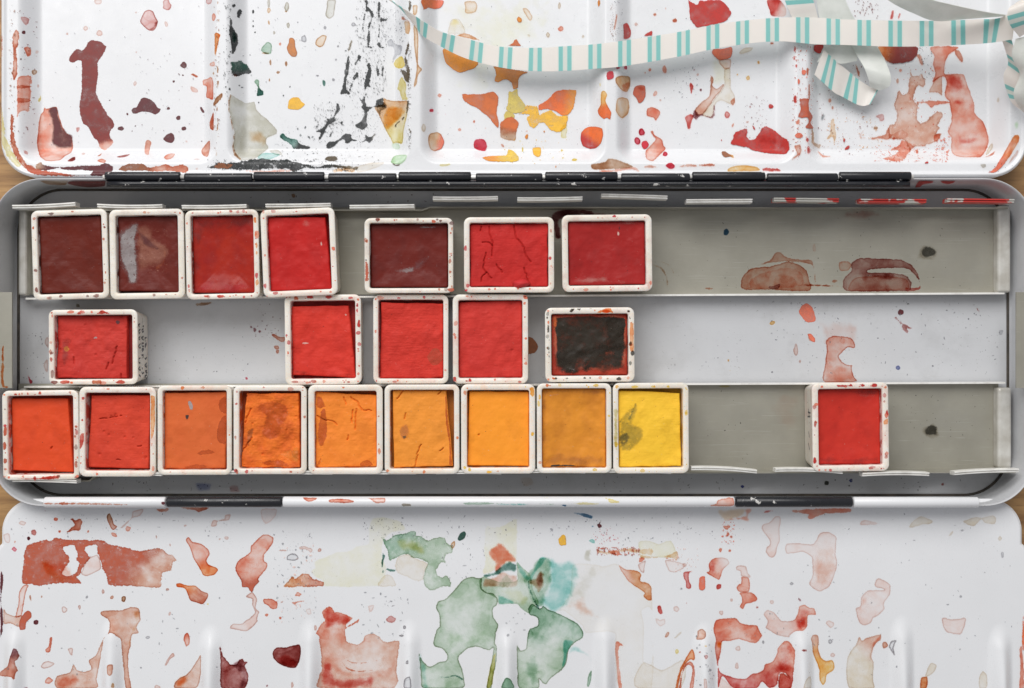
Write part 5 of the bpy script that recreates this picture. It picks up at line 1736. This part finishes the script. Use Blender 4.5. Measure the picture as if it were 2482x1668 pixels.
pan('F', 'deep maroon pan at the upper left corner of the tin, first of the top row', '258,470 915,445 945,1230 295,1230', '320,515 862,508 893,1168 345,1172',
    (104, 38, 27), (92, 31, 24), 0.36, 0.13, rel=0.012, dots='mMt', ndots=22, seed=1, contrast=0.6, wob=.008, sag=0.03, bmp=0.08)
pan('F', 'maroon pan with a silvery dry scuff on its paint, second of the top row', '935,452 1575,452 1605,1228 958,1228', '985,500 1527,500 1550,1165 1003,1152',
    (106, 39, 31), (92, 33, 27), 0.42, 0.16, rel=0.02, dots='mz', ndots=8, seed=2, flecks='\n1040,640,1170,1000,120,S,1.5,4,5,20\n1090,600,1190,1080,70,e,1.5,4,5,15\n1180,600,1440,1000,110,z,1.2,3,7,40\n1060,700,1160,980,40,M,1.5,4', wob=.008, sag=.05, bmp=.12, stain="""
@0,380
z .30 0 1 .16|1180,590 1290,590 1340,680 1430,740 1460,810 1410,920 1330,960 1200,1000 1150,850 1160,700
M .7 0 .8 .08|1170,640 1300,700 1370,800 1260,790
q .4 0 1 .12|1320,960 1420,880 1410,800 1430,900 1350,990
S .35 0 1 .12|1150,570 1205,570 1190,700 1195,900 1200,1050 1160,1100 1110,1090 1075,980 1030,870 1015,760 1030,660 1090,600
S .9 0 1 .035|1150,590 1185,590 1165,700 1172,900 1180,1050 1150,1085 1120,1070 1090,980 1050,870 1035,760 1050,680 1100,620
""")
pan('F', 'glossy dark crimson pan with an orange glow in the middle, third of the top row', '1588,462 2222,455 2250,1228 1618,1228', '1652,503 2190,498 2205,1168 1660,1168',
    (168, 46, 34), (142, 34, 40), 0.24, 0.15, rel=0.01, rimstain='''
@0,380
r .9 .2 .4|E 1785,1205,26,11 1905,1206,36,17 2072,1190,9,7
@600,380
x .8 .2 .5|E 62,545,14,30 72,670,8,22 78,765,8,30 78,830,10,20 82,1085,14,30
''', dots='Rrc', ndots=26, seed=3, wob=.005, sag=.06, bmp=.04, contrast=.7, stain="""
@0,380
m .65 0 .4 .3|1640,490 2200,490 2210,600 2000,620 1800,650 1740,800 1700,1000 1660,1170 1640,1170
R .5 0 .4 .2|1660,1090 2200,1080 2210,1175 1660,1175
""")
pan('G', 'scarlet pan with a thick pale side wall, fourth of the top row', '108,455 745,440 783,1185 138,1222', '150,520 665,528 730,1158 187,1158',
    (194, 36, 36), (170, 30, 32), 0.55, 0.12, rel=0.02, rimstain='''
@600,380
c .95 .3 .3|E 742,795,19,18
''', dots='rRc', ndots=14, seed=4, wob=.014, bmp=.12, stain="""
@600,380
p .22 0 .6 .1|E 510,585,48,42
p .8 0 .5|E 637,750,10,18
""")
pan('G', 'wide dark maroon pan with a painted white glint, standing alone in the top row', '1008,530 1775,526 1777,1178 1010,1178', '1062,585 1722,583 1722,1122 1068,1122',  # glint painted into the colour with silvery and grey films
    (108, 37, 30), (95, 31, 28), 0.38, 0.17, rel=0.012, rimstain='''
@600,380
t .95 .1 .7|1012,890 1040,930 1045,1020 1020,1080 1012,1000
r .85 .2 .6|1720,810 1735,830 1770,830 1768,845 1725,842
t .9 .2 .4|E 1030,730,14,14 1765,625,8,18 1765,1118,10,14
''', dots='mMt', ndots=26, seed=5, wob=.006, sag=.04, bmp=.08, stain="""
@600,380
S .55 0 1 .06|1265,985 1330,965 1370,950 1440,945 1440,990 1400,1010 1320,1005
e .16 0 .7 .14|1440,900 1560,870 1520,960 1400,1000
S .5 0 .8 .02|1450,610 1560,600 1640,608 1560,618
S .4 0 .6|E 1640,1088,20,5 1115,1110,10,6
""")
pan('G', 'cracked rose red pan with a lump on its lower rim, top row', '1868,522 2646,520 2649,1172 1870,1175', '1915,590 2584,577 2587,1115 1930,1117',
    (198, 48, 48), (180, 40, 42), 0.66, 0.11, rel=0.025, dots='rRc', ndots=12, seed=6, wob=.014, bmp=.3,
    cracks='2085,600 2095,680 2115,760 2110,860;2060,830 2040,900 2035,960 2065,1000 2110,1050;2065,1000 2030,1030 2020,1080;2150,930 2200,1000;2010,640 2020,600;H165,590 180,690 240,770 280,870 310,910;H250,960 275,1040 290,1090;2030,740 2080,740 2115,770')
lump_host = [o for o in bpy.data.objects if o.name.startswith('paint_pan')][-1]
lx, ly = W(1200 + 222 * ZK, 380 + 1090 * ZK, 1.2)
bpy.context.view_layer.update()
lp = lump_host.matrix_world.inverted() @ Vector((lx, ly, 1.2))
rings = []
for k in range(7):
    t = k / 6
    rr = math.cos(t * math.pi / 2 * 0.98)
    rings.append([(lp.x + (0.185 * rr) * math.cos(a) * (1 + .12 * math.sin(3 * a + 1)), lp.y - 0.02 + (0.105 * rr) * math.sin(a) * (1 + .15 * math.sin(2 * a)), 0.90 + 0.19 * math.sin(t * math.pi / 2)) for a in [2 * math.pi * i / 20 for i in range(20)]])
loft('paint_lump', rings, cake_mat('lump_paint', (206, 58, 66), (192, 48, 56), 0.6), lump_host, cap1=True)
pan('H', 'wide glossy carmine pan, rightmost of the top row', '575,503 1350,497 1362,1160 582,1168', '618,555 1295,545 1303,1098 632,1105',
    (166, 42, 44), (148, 36, 40), 0.34, 0.11, rel=0.015, dots='cRp', ndots=18, seed=7, wob=.008, sag=.03, bmp=.08, stain="""
@1200,380
p .9 0 .3|1060,640 1075,655 1072,685 1054,675
n .8 0 .5|E 1073,615,8,20
p .25 0 .8 .1|640,1090 700,1060 950,1020 1000,1060 1200,1080 1000,1095
p .2 0 .8 .06|650,560 900,575 1280,560 1200,580 800,585
""")
P8 = pan('F', 'dented red pan with handwriting on its side, alone at the left of the middle row', '415,1322 1185,1318 1190,1967 425,1968', '487,1380 1088,1378 1088,1906 497,1906',  # dark of the dent is painted on as a maroon film
    (202, 62, 56), (182, 50, 50), 0.6, 0.15, base=0.13, rel=0.035, rimstain='''
@0,380
r .9 .2 .6|830,1362 890,1325 960,1368
r .6 .2 .8|660,1360 700,1325 740,1340 720,1365
@0,800
r .9 .3 .4|E 560,450,40,18 1045,450,38,20
t .8 .4 .4|800,428 870,428 876,468 800,468
''', dots='rcm', ndots=20, seed=8, wob=.012, bmp=.3,
    cracks='J1010,140 990,220 970,290;J940,280 920,340;J635,235 640,290;J1045,380 1050,420', pits=6, stain="""
@0,380
O .85 .2 .3|E 570,1661,26,24
M .95 .1 .3|E 1015,1430,17,19
m .55 0 .7 .1|690,1640 790,1555 840,1550 820,1590 740,1640
m .4 0 .8 .08|520,1560 640,1560 600,1640 580,1800 540,1800 530,1680
S .9 0 .5|E 822,1563,18,12
b .7 0 .8|470,1380 490,1380 495,1720 480,1700
""")
pan('G', 'bright vermilion pan with a spattered rim, second of the middle row', '318,1195 975,1188 988,1965 325,1970', '368,1298 868,1290 930,1902 372,1880',
    (216, 60, 50), (198, 50, 46), 0.6, 0.14, base=0.13, rel=0.03, rimstain='''
@600,380
r .95 .2 .4|E 540,1212,32,18 700,1212,35,18 962,1445,15,35
c .9 .3 .3|E 420,1225,22,22 955,1235,14,14
R .9 .2 .4|E 945,1330,10,20 985,1640,8,14
''', dots='rRc', ndots=34, seed=9, wob=.014, bmp=.28, pits=4, stain="""
@600,380
p .7 0 .6|E 847,1366,10,14 500,1610,30,10
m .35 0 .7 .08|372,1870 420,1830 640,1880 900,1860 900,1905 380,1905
""")
pan('G', 'wrinkled vermilion pan with a round dark spot, third of the middle row', '1085,1192 1733,1190 1735,1960 1085,1960', '1160,1264 1688,1275 1695,1905 1147,1912',
    (212, 60, 52), (194, 52, 48), 0.62, 0.12, base=0.13, rel=0.035, dots='rc', ndots=16, seed=10, wob=.012, bmp=.45, stain="""
@600,380
t .55 0 .2 .02|E 1620,1727,72,84
""")
pan('G', 'bright red pan with a dusty mottled surface, fourth of the middle row', '1772,1190 2422,1188 2424,1958 1772,1962', '1830,1262 2377,1240 2380,1908 1832,1905',
    (208, 60, 56), (190, 50, 50), 0.62, 0.12, base=0.13, rel=0.03, dots='rc', ndots=24, seed=11, wob=.010, bmp=.3, pits=3)
pan('H', 'blackened red pan with a black flecked rim, right end of the middle row', '430,1305 1200,1300 1208,1945 435,1945', '490,1365 1140,1360 1145,1890 490,1895',
    (176, 62, 46), (150, 48, 40), 0.55, 0.14, base=0.13, rel=0.02, rimstain='''
@1200,380
x .85 .2 .7|870,1362 920,1318 990,1308 1025,1350 980,1380
N .95 0 .5|640,1335 668,1300 702,1300 662,1345
N .95 0 .5|700,1312 745,1300 730,1335
N .95 0 .4|E 825,1308,28,12 450,1390,9,14 458,1487,10,42 460,1345,8,10 1150,1335,12,12 1165,1385,8,10
@1200,800
x .9 .2 .5|1165,-60 1205,-40 1203,170 1165,178
n .9 0 .5|E 458,158,17,16 452,88,20,6 468,228,8,12
''', dots='nnxo', ndots=34, seed=12, wob=.008, bmp=.3, stain="""
@1200,380
t .93 0 1 .06|510,1380 1130,1380 1130,1800 900,1860 700,1850 560,1820 520,1810
N .97 0 .7 .04|522,1388 1110,1385 1122,1500 1100,1640 1000,1680 860,1735 700,1745 640,1790 540,1800 526,1600
N .93 0 1 .10|930,1400 1110,1400 1120,1740 1000,1760 980,1600
N .93 0 1 .14|530,1700 560,1860 700,1880 760,1760 900,1760 860,1850 760,1870
N .93 0 1 .2|490,1690 1140,1620 1130,1850 800,1880 510,1870
S .6 0 .9 .02|640,1830 690,1830 680,1845
x .8 0 .9 .04|500,1390 530,1380 530,1500 520,1600 500,1500
""")
pan('J', 'smooth orange red pan at the lower left corner, first of the bottom row', '18,525 670,518 688,1290 22,1300', '100,598 580,598 630,1222 115,1205',
    (224, 80, 42), (208, 70, 40), 0.58, 0.17, rel=0.015, rimstain='''
@0,800
t .95 .3 .4|E 45,875,18,45 38,1000,20,38 45,1128,18,25
r .9 .2 .6|150,1282 330,1278 470,1255 497,1260 490,1282 300,1300
r .9 .2 .4|E 345,545,16,18 305,560,16,8 240,550,8,14 135,558,16,12
''', dots='rcm', ndots=34, seed=13, wob=.010, bmp=.14, cracks='440,1030 450,1010')
pan('J', 'orange red pan with a pitted seam, second of the bottom row', '690,495 1345,488 1345,1265 676,1268', '795,572 1290,568 1278,1190 758,1180',
    (218, 74, 54), (198, 62, 46), 0.62, 0.15, rel=0.02, rimstain='''
@0,800
o .8 .3 .4|1292,578 1340,580 1343,760 1328,900 1290,975 1285,780
r .9 .3 .4|677,1030 677,940 700,895 735,895 720,980 700,1025
''', dots='ocr', ndots=14, seed=14, wob=.008, bmp=.28, pits=10, contrast=.8,
    cracks='860,768 920,764;950,758 975,752;990,748 1010,746;1040,742 1050,740;1190,1005 1220,1000;1010,1120 1040,1125')
pan('J', 'dull orange pan with a silver fleck, third of the bottom row', '1358,480 2003,478 1997,1250 1360,1255', '1415,550 1952,540 1942,1210 1385,1212',
    (216, 106, 54), (206, 92, 46), 0.6, 0.12, rel=0.015, dots='o', ndots=5, seed=15, wob=.012, bmp=.12, stain="""
@0,800
S 1 .2 .4|1622,622 1642,608 1665,655 1662,692 1638,680
n .9 .1 .6|1600,735 1635,735 1620,770 1602,765
i .8 .1 .6|1895,610 1950,570 1952,720 1890,690
i .75 .1 .6|1895,785 1950,740 1962,980 1890,970 1870,900
i .6 .1 .8|1700,1060 1800,1030 1860,1060 1780,1075 1720,1085
i .5 .1 .8|1580,1180 1720,1160 1800,1180 1640,1205
""")
pan('J', 'rough gouged orange pan with rust patches, fourth of the bottom row', '2014,478 2650,478 2645,1245 2017,1248', '2135,556 2575,552 2590,1195 2030,1202',
    (238, 122, 42), (214, 96, 40), 0.62, 0.11, rel=0.06, dots='tro', ndots=16, seed=16, wob=.02, bmp=.5, contrast=.9, sc=2.6, pits=8,
    cracks='2165,680 2140,740 2120,800;2175,930 2130,990 2090,1050;2110,600 2130,570', stain="""
@600,800
i .6 0 .8 .06|90,640 230,605 340,640 365,740 300,820 290,900 200,960 110,900 150,740 80,700
i .6 0 .9 .03|120,1130 280,1120 380,1180 200,1180 130,1160
i .6 0 .9 .03|370,1040 450,1040 450,1120 390,1100
b .5 0 .9 .02|0,880 60,840 20,980 0,1000
O .5 0 1 .04|250,1080 430,1000 440,1150 320,1100
""")
pan('K', 'cracked amber pan with a rust red left edge, fifth of the bottom row', '524,475 1166,472 1168,1245 524,1248', '580,537 1122,570 1118,1192 580,1195',
    (242, 138, 50), (230, 122, 44), 0.6, 0.11, rel=0.025, dots='to', ndots=5, seed=17, wob=.016, bmp=.25,
    cracks='890,580 950,620 990,690 1070,700;600,740 650,770 740,790 770,820;910,690 900,800;940,680 930,860;870,910 860,950;830,580 850,640', stain="""
@600,800
i .7 .1 .7 .03|600,575 640,575 665,640 680,660 640,680 600,660
i .7 .1 .7 .03|640,690 670,680 692,800 690,880 660,990 620,1000 605,900 612,800
i .6 .1 .6|970,1145 1040,1120 1085,1170 980,1185
i .5 0 .9|590,1180 620,1120 640,1100 620,1170
""")
pan('K', 'light amber pan with dark diagonal cracks, sixth of the bottom row', '1184,472 1828,470 1830,1243 1182,1245', '1258,515 1712,515 1768,1168 1268,1188',
    (240, 150, 56), (226, 140, 52), 0.62, 0.10, rel=0.025, rimstain='''
@600,800
i .9 0 .5|E 820,1216,10,12
''', dots='o', ndots=4, seed=18, wob=.012, bmp=.22,
    cracks='1345,520 1318,560 1290,595;1500,990 1480,1040 1460,1075;1470,1080 1455,1130 1445,1180;1365,720 1355,770;1670,525 1645,555;1690,1020 1660,1045', stain="""
@600,800
W .6 0 .7 .05|1320,830 1380,800 1400,880 1350,950 1310,900
u .7 0 .8|E 1355,925,14,14
i .8 0 .4|1712,520 1770,520 1775,1150 1740,1165 1742,1000 1710,800
""")
pan('K', 'smooth bright orange yellow pan, seventh of the bottom row', '1844,468 2483,468 2485,1240 1844,1243', '1922,537 2425,540 2430,1172 1898,1162',
    (250, 156, 46), (240, 146, 44), 0.58, 0.13, rel=0.012, rimstain='''
@1200,800
O .9 .2 .5|298,500 350,490 348,540 325,575 300,550
a .95 .2 .3|E 322,898,19,19
''', dots='aoy', ndots=7, seed=19, wob=.008, bmp=.12, cracks='2000,900 1998,910')
pan('L', 'dusky ochre pan with a dark slit at its lower edge, eighth of the bottom row', '362,462 1003,460 1008,1235 360,1238', '412,515 958,510 962,1186 410,1186',
    (226, 146, 48), (200, 124, 44), 0.5, 0.13, rel=0.02, dots='aoy', ndots=14, seed=20, wob=.006, bmp=.12, sag=.05, contrast=.8, stain="""
@1200,800
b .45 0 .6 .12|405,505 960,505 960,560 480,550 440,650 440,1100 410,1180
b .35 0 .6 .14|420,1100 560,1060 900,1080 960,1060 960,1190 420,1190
n .95 0 .4|485,1165 560,1160 700,1165 705,1182 490,1185
p .6 0 .7|465,560 550,550 545,562 475,572
""")
pan('L', 'yellow pan with an olive grey smear, ninth of the bottom row', '1017,458 1668,455 1678,1238 1020,1240', '1065,530 1590,552 1603,1170 1077,1175',
    (248, 198, 58), (238, 184, 52), 0.6, 0.11, rel=0.025, rimstain='''
@1200,800
H .6 .1 .9 .03|1015,700 1062,700 1066,1000 1050,1060 1018,960
y .8 .1 .4|E 1365,488,24,14 1495,488,14,12 1215,1188,26,12 1430,1188,26,10 1650,715,12,10
''', dots='yya', ndots=14, seed=21, wob=.012, bmp=.25, stain="""
@1200,800
H .55 0 1 .08|1160,680 1220,620 1240,680 1200,800 1270,830 1290,920 1220,1010 1120,1060 1050,1050 1045,960 1070,800 1090,740
H .8 0 1 .04|1130,800 1200,640 1220,640 1170,780 1110,860 1080,900
L .75 0 1 .05|1050,980 1090,900 1140,885 1165,930 1130,990 1070,1030
L .5 0 1 .04|1060,880 1070,780 1120,730 1090,800
""")
P22 = pan('N', 'single clear red pan with a pale written side, right part of the bottom row', '375,455 1030,455 1053,1222 390,1222', '410,508 975,506 1000,1178 430,1176',  # top maroon film is painted shading, pale film a painted reflection
    (204, 58, 50), (186, 46, 44), 0.34, 0.16, rel=0.012, rimstain='''
@1862,800
r .95 .2 .4|590,472 690,476 712,460 735,485 690,492 600,492
r .95 .2 .4|E 818,478,18,14 915,478,27,18 402,1125,15,32 1030,710,13,28
x .85 .3 .4|985,792 1045,760 1042,812 985,818
c .8 .3 .4|E 1012,495,18,14
''', dots='rRc', ndots=30, seed=22, wob=.006, sag=.05, bmp=.06, stain="""
@1862,800
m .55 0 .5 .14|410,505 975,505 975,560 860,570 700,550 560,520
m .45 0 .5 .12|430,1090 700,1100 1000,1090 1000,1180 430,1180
p .15 0 .7 .06|760,560 930,565 880,580
""")
# handwriting on the sides of two pans
def wall_marks(p, side, strokes):
    t, cup, w2, h2 = p
    V, F = [], []
    for (u0, v0, u1, v1) in strokes:
        # u along the wall (pan y), v = height; the wall leans from inset 0.012 at z .93 to .075 at z .03
        def at(u, v, off):
            ins = 0.012 + (0.93 - v) / 0.9 * 0.063
            x = side * (w2 - ins + 0.0025)
            return (x, u, v)
        du, dv = u1 - u0, v1 - v0
        l = math.hypot(du, dv) + 1e-6
        nu, nv = -dv / l * 0.018, du / l * 0.018
        b = len(V)
        V += [at(u0 - nu, v0 - nv, 0), at(u1 - nu, v1 - nv, 0), at(u1 + nu, v1 + nv, 0), at(u0 + nu, v0 + nv, 0)]
        F.append((b, b + 1, b + 2, b + 3))
    o = mesh_py('handwriting', V, F, M_INK, cup, False)
    o['kind'] = 'stuff'
st = []
r2 = random.Random(3)
for va, vb in ((0.70, 0.92), (0.40, 0.64), (0.12, 0.34)):
    u = 0.5
    while u > -0.66:
        wd = r2.uniform(0.05, 0.11)
        if r2.random() < 0.88:
            m = va + (vb - va) * r2.uniform(0.2, 0.8)
            pts = [(u, va + r2.uniform(0, .06)), (u - wd * r2.uniform(0, .6), vb - r2.uniform(0, .05)), (u - wd, m), (u - wd * r2.uniform(.2, 1), va + r2.uniform(-.03, .05))]
            for p, q in zip(pts[:-1], pts[1:]):
                if r2.random() < 0.8:
                    st.append((*p, *q))
        u -= wd + r2.uniform(0.02, 0.09)
wall_marks(P8, 1, st)
wall_marks(P22, -1, [(0.38, .5, 0.2, .62), (0.3, .45, 0.3, .75), (0.2, .4, 0.22, .72), (-.12, .5, -.25, .58), (-.38, .45, -.52, .6)])

# ---------------------------------------------------------------- the ribbon
def ribbon_mat():
    m, nt, bs = newmat('striped_ribbon')
    u = N(nt, 'ShaderNodeAttribute', attribute_name='u').outputs['Fac']
    per = 0.655
    fr = math_n(nt, 'FRACT', math_n(nt, 'DIVIDE', u, per))
    def band(a, b):
        return math_n(nt, 'MULTIPLY', mrange(nt, fr, a - .012, a + .012, 0, 1), mrange(nt, fr, b - .012, b + .012, 1, 0))
    s = math_n(nt, 'ADD', band(0.11, 0.258), band(0.40, 0.548))
    wv = mrange(nt, noise(nt, 70, 2), 0.3, 0.7, 0.93, 1.05)
    c = mixc(nt, s, lin(248, 244, 239), lin(152, 216, 212))
    mid = math_n(nt, 'MULTIPLY', band(0.262, 0.395), 0.6)
    c = mixc(nt, mid, c, lin(222, 230, 224))
    nt.links.new(c, bs.inputs['Base Color'])
    bs.inputs['Roughness'].default_value = 0.36
    bs.inputs['Specular IOR Level'].default_value = 0.5
    bs.inputs['Transmission Weight'].default_value = 0.0
    bump(nt, bs, noise(nt, 60, 2), 0.06, 0.01)
    return m
M_RIB = ribbon_mat()
M_RIBBACK = mottled('ribbon_back', lin(240, 242, 238), lin(228, 231, 226), 3, 0.32)
for m_ in (M_RIB, M_RIBBACK):
    nt_ = m_.node_tree
    bs_ = nt_.nodes['Principled BSDF']
    tr_ = nt_.nodes.new('ShaderNodeBsdfTranslucent')
    src = bs_.inputs['Base Color'].links[0].from_socket
    nt_.links.new(src, tr_.inputs['Color'])
    mx_ = nt_.nodes.new('ShaderNodeMixShader')
    mx_.inputs[0].default_value = 0.35
    nt_.links.new(bs_.outputs[0], mx_.inputs[1])
    nt_.links.new(tr_.outputs[0], mx_.inputs[2])
    nt_.links.new(mx_.outputs[0], nt_.nodes['Material Output'].inputs['Surface'])
rib = thing('ribbon', (0, 0, 0.8), 'white curling ribbon with paired turquoise stripes across the lid', 'ribbon')
def cat_open(P, sub=20):
    P = np.asarray(P, float)
    Pp = np.concatenate([[2 * P[0] - P[1]], P, [2 * P[-1] - P[-2]]])
    out = []
    for i in range(1, len(Pp) - 2):
        a, b, c, d = Pp[i - 1], Pp[i], Pp[i + 1], Pp[i + 2]
        for k in range(sub):
            t = k / sub
            out.append(0.5 * (2 * b + (c - a) * t + (2 * a - 5 * b + 4 * c - d) * t * t + (3 * b - a - 3 * c + d) * t ** 3))
    out.append(P[-1])
    return np.array(out)
def strand(A, B, zs, mat, name='strand', u0=0.0, tile=(1862, 0), tw=None):
    """A, B: pixel lists of both edges, zs: heights of both edges"""
    a = []
    for (pa, pb, z) in zip(A, B, zs):
        za, zb = z if isinstance(z, tuple) else (z, z)
        a.append((*W(*pa, za), za, *W(*pb, zb), zb))
    R = cat_open(a)
    M = (R[:, :3] + R[:, 3:]) / 2
    # arc length at constant width scale
    u = np.concatenate([[0], np.cumsum(np.linalg.norm(np.diff(M, axis=0), axis=1))]) + u0
    V, U, n = [], [], 5
    for r, uu in zip(R, u):
        for k in range(n):
            t = k / (n - 1)
            p = r[:3] * (1 - t) + r[3:] * t
            V.append(p); U.append(uu)
    Q = []
    for i in range(len(R) - 1):
        for k in range(n - 1):
            Q.append((i * n + k, i * n + k + 1, (i + 1) * n + k + 1, (i + 1) * n + k))
    o = mesh_np(name, np.array(V) - np.array([0, 0, 0.8]), Q, mat, rib, False, dict(u=np.array(U)))
    s = o.modifiers.new('solid', 'SOLIDIFY'); s.thickness = 0.012
    return o
def zt(tile, s):
    return [tuple(p) for p in parse_pts(s, *tile)]
A = zt((500, 0), '1500,-90 1610,15 1760,110 1880,190 2030,275') + zt((960, 0), '610,335 860,398 1080,412 1270,412 1450,400 1720,382 1960,352') + \
    zt((1440, 0), '700,282 1050,212 1400,168 1640,152 1900,152') + zt((1862, 0), '650,168 1060,178 1440,180 1800,168 2010,152 2140,60')
B = zt((500, 0), '1480,-60 1655,60 1790,210 1870,310 2010,395') + zt((960, 0), '590,500 850,572 1070,606 1270,616 1450,612 1720,594 1960,572') + \
    zt((1440, 0), '700,495 1050,420 1400,368 1640,358 1900,382') + zt((1862, 0), '650,388 1060,402 1440,398 1800,380 1970,365 2110,340')
zz = [(1.0, .85), (1.0, .82), (1.0, .82), (.98, .82), (.95, .84), (.9, .86), (.88, .88), (.88, .88), (.88, .88), (.86, .86), (.86, .86), (.86, .86),
      (.86, .86), (.88, .88), (.9, .9), (.92, .92), (.96, .96), (1.05, 1.05), (1.2, 1.15), (1.35, 1.25), (1.5, 1.4), (1.7, 1.55), (1.9, 1.7)]
strand(A, B, zz[:len(A)], M_RIB, u0=0.30)
E_ = (1862, 0)
strand(zt(E_, '480,430 600,540 700,620 770,680 870,745 950,775'), zt(E_, '400,645 560,790 640,835 750,895 820,915 880,900'),
       [0.78, 0.7, 0.62, 0.6, 0.62, 0.7], M_RIB, u0=0.56)
strand(zt(E_, '960,782 1045,745 1058,660 1010,530 940,400 880,300'), zt(E_, '880,745 868,690 835,600 790,520 720,400 660,300'),
       [(0.8, .75), (0.95, .85), (1.0, .9), (.9, .84), (.8, .78), (.76, .74)], M_RIBBACK, 'curl')
strand(zt(E_, '470,440 500,400 620,390 760,390'), zt(E_, '420,540 520,500 620,550 770,525'), [(0.64, .64), (0.7, .68), (.74, .72), (.76, .74)], M_RIBBACK, 'curl')
strand(zt(E_, '120,-60 165,60 200,140 240,220'), zt(E_, '360,-60 400,40 420,120 440,200'), [.9, .86, .81, .78], M_RIB, u0=0.1)
strand(zt(E_, '410,-60 425,60 440,150 460,230'), zt(E_, '640,-60 700,80 745,165 790,240'), [.84, .82, .80, .78], M_RIBBACK, 'curl')
strand(zt(E_, '960,-60 1080,28 1250,110 1440,178 1700,162 2045,137'), zt(E_, '1250,-70 1400,-8 1550,30 1750,75 1900,105 2050,127'),
       [(1.5, 1.9), (1.5, 2.0), (1.5, 2.1), (1.55, 2.1), (1.6, 2.0), (1.7, 1.9)], M_RIBBACK, 'curl')
strand(zt(E_, '2140,30 2070,90 2080,200 2170,320'), zt(E_, '2270,-60 2280,20 2290,140 2300,240'), [(2.0, 2.2), (2.1, 2.3), (2.0, 2.2), (1.8, 2.0)], M_RIB, u0=0.35)
strand(zt(E_, '1985,270 2040,400 2075,540 2035,650 2060,780 2120,900 2260,1000'), zt(E_, '2100,330 2130,450 2185,620 2170,720 2140,810 2170,890 2280,930'),
       [(1.5, 1.6), (1.4, 1.5), (1.2, 1.4), (1.1, 1.3), (1.0, 1.1), (0.95, 1.05), (1.0, 1.1)], M_RIB, u0=0.2)
strand(zt(E_, '2140,335 2105,480 2175,640 2120,820 2210,970'), zt(E_, '2300,300 2300,480 2300,650 2300,840 2310,1000'),
       [(1.7, 1.9), (1.6, 1.9), (1.5, 1.9), (1.35, 1.7), (1.2, 1.5)], M_RIBBACK, 'curl')
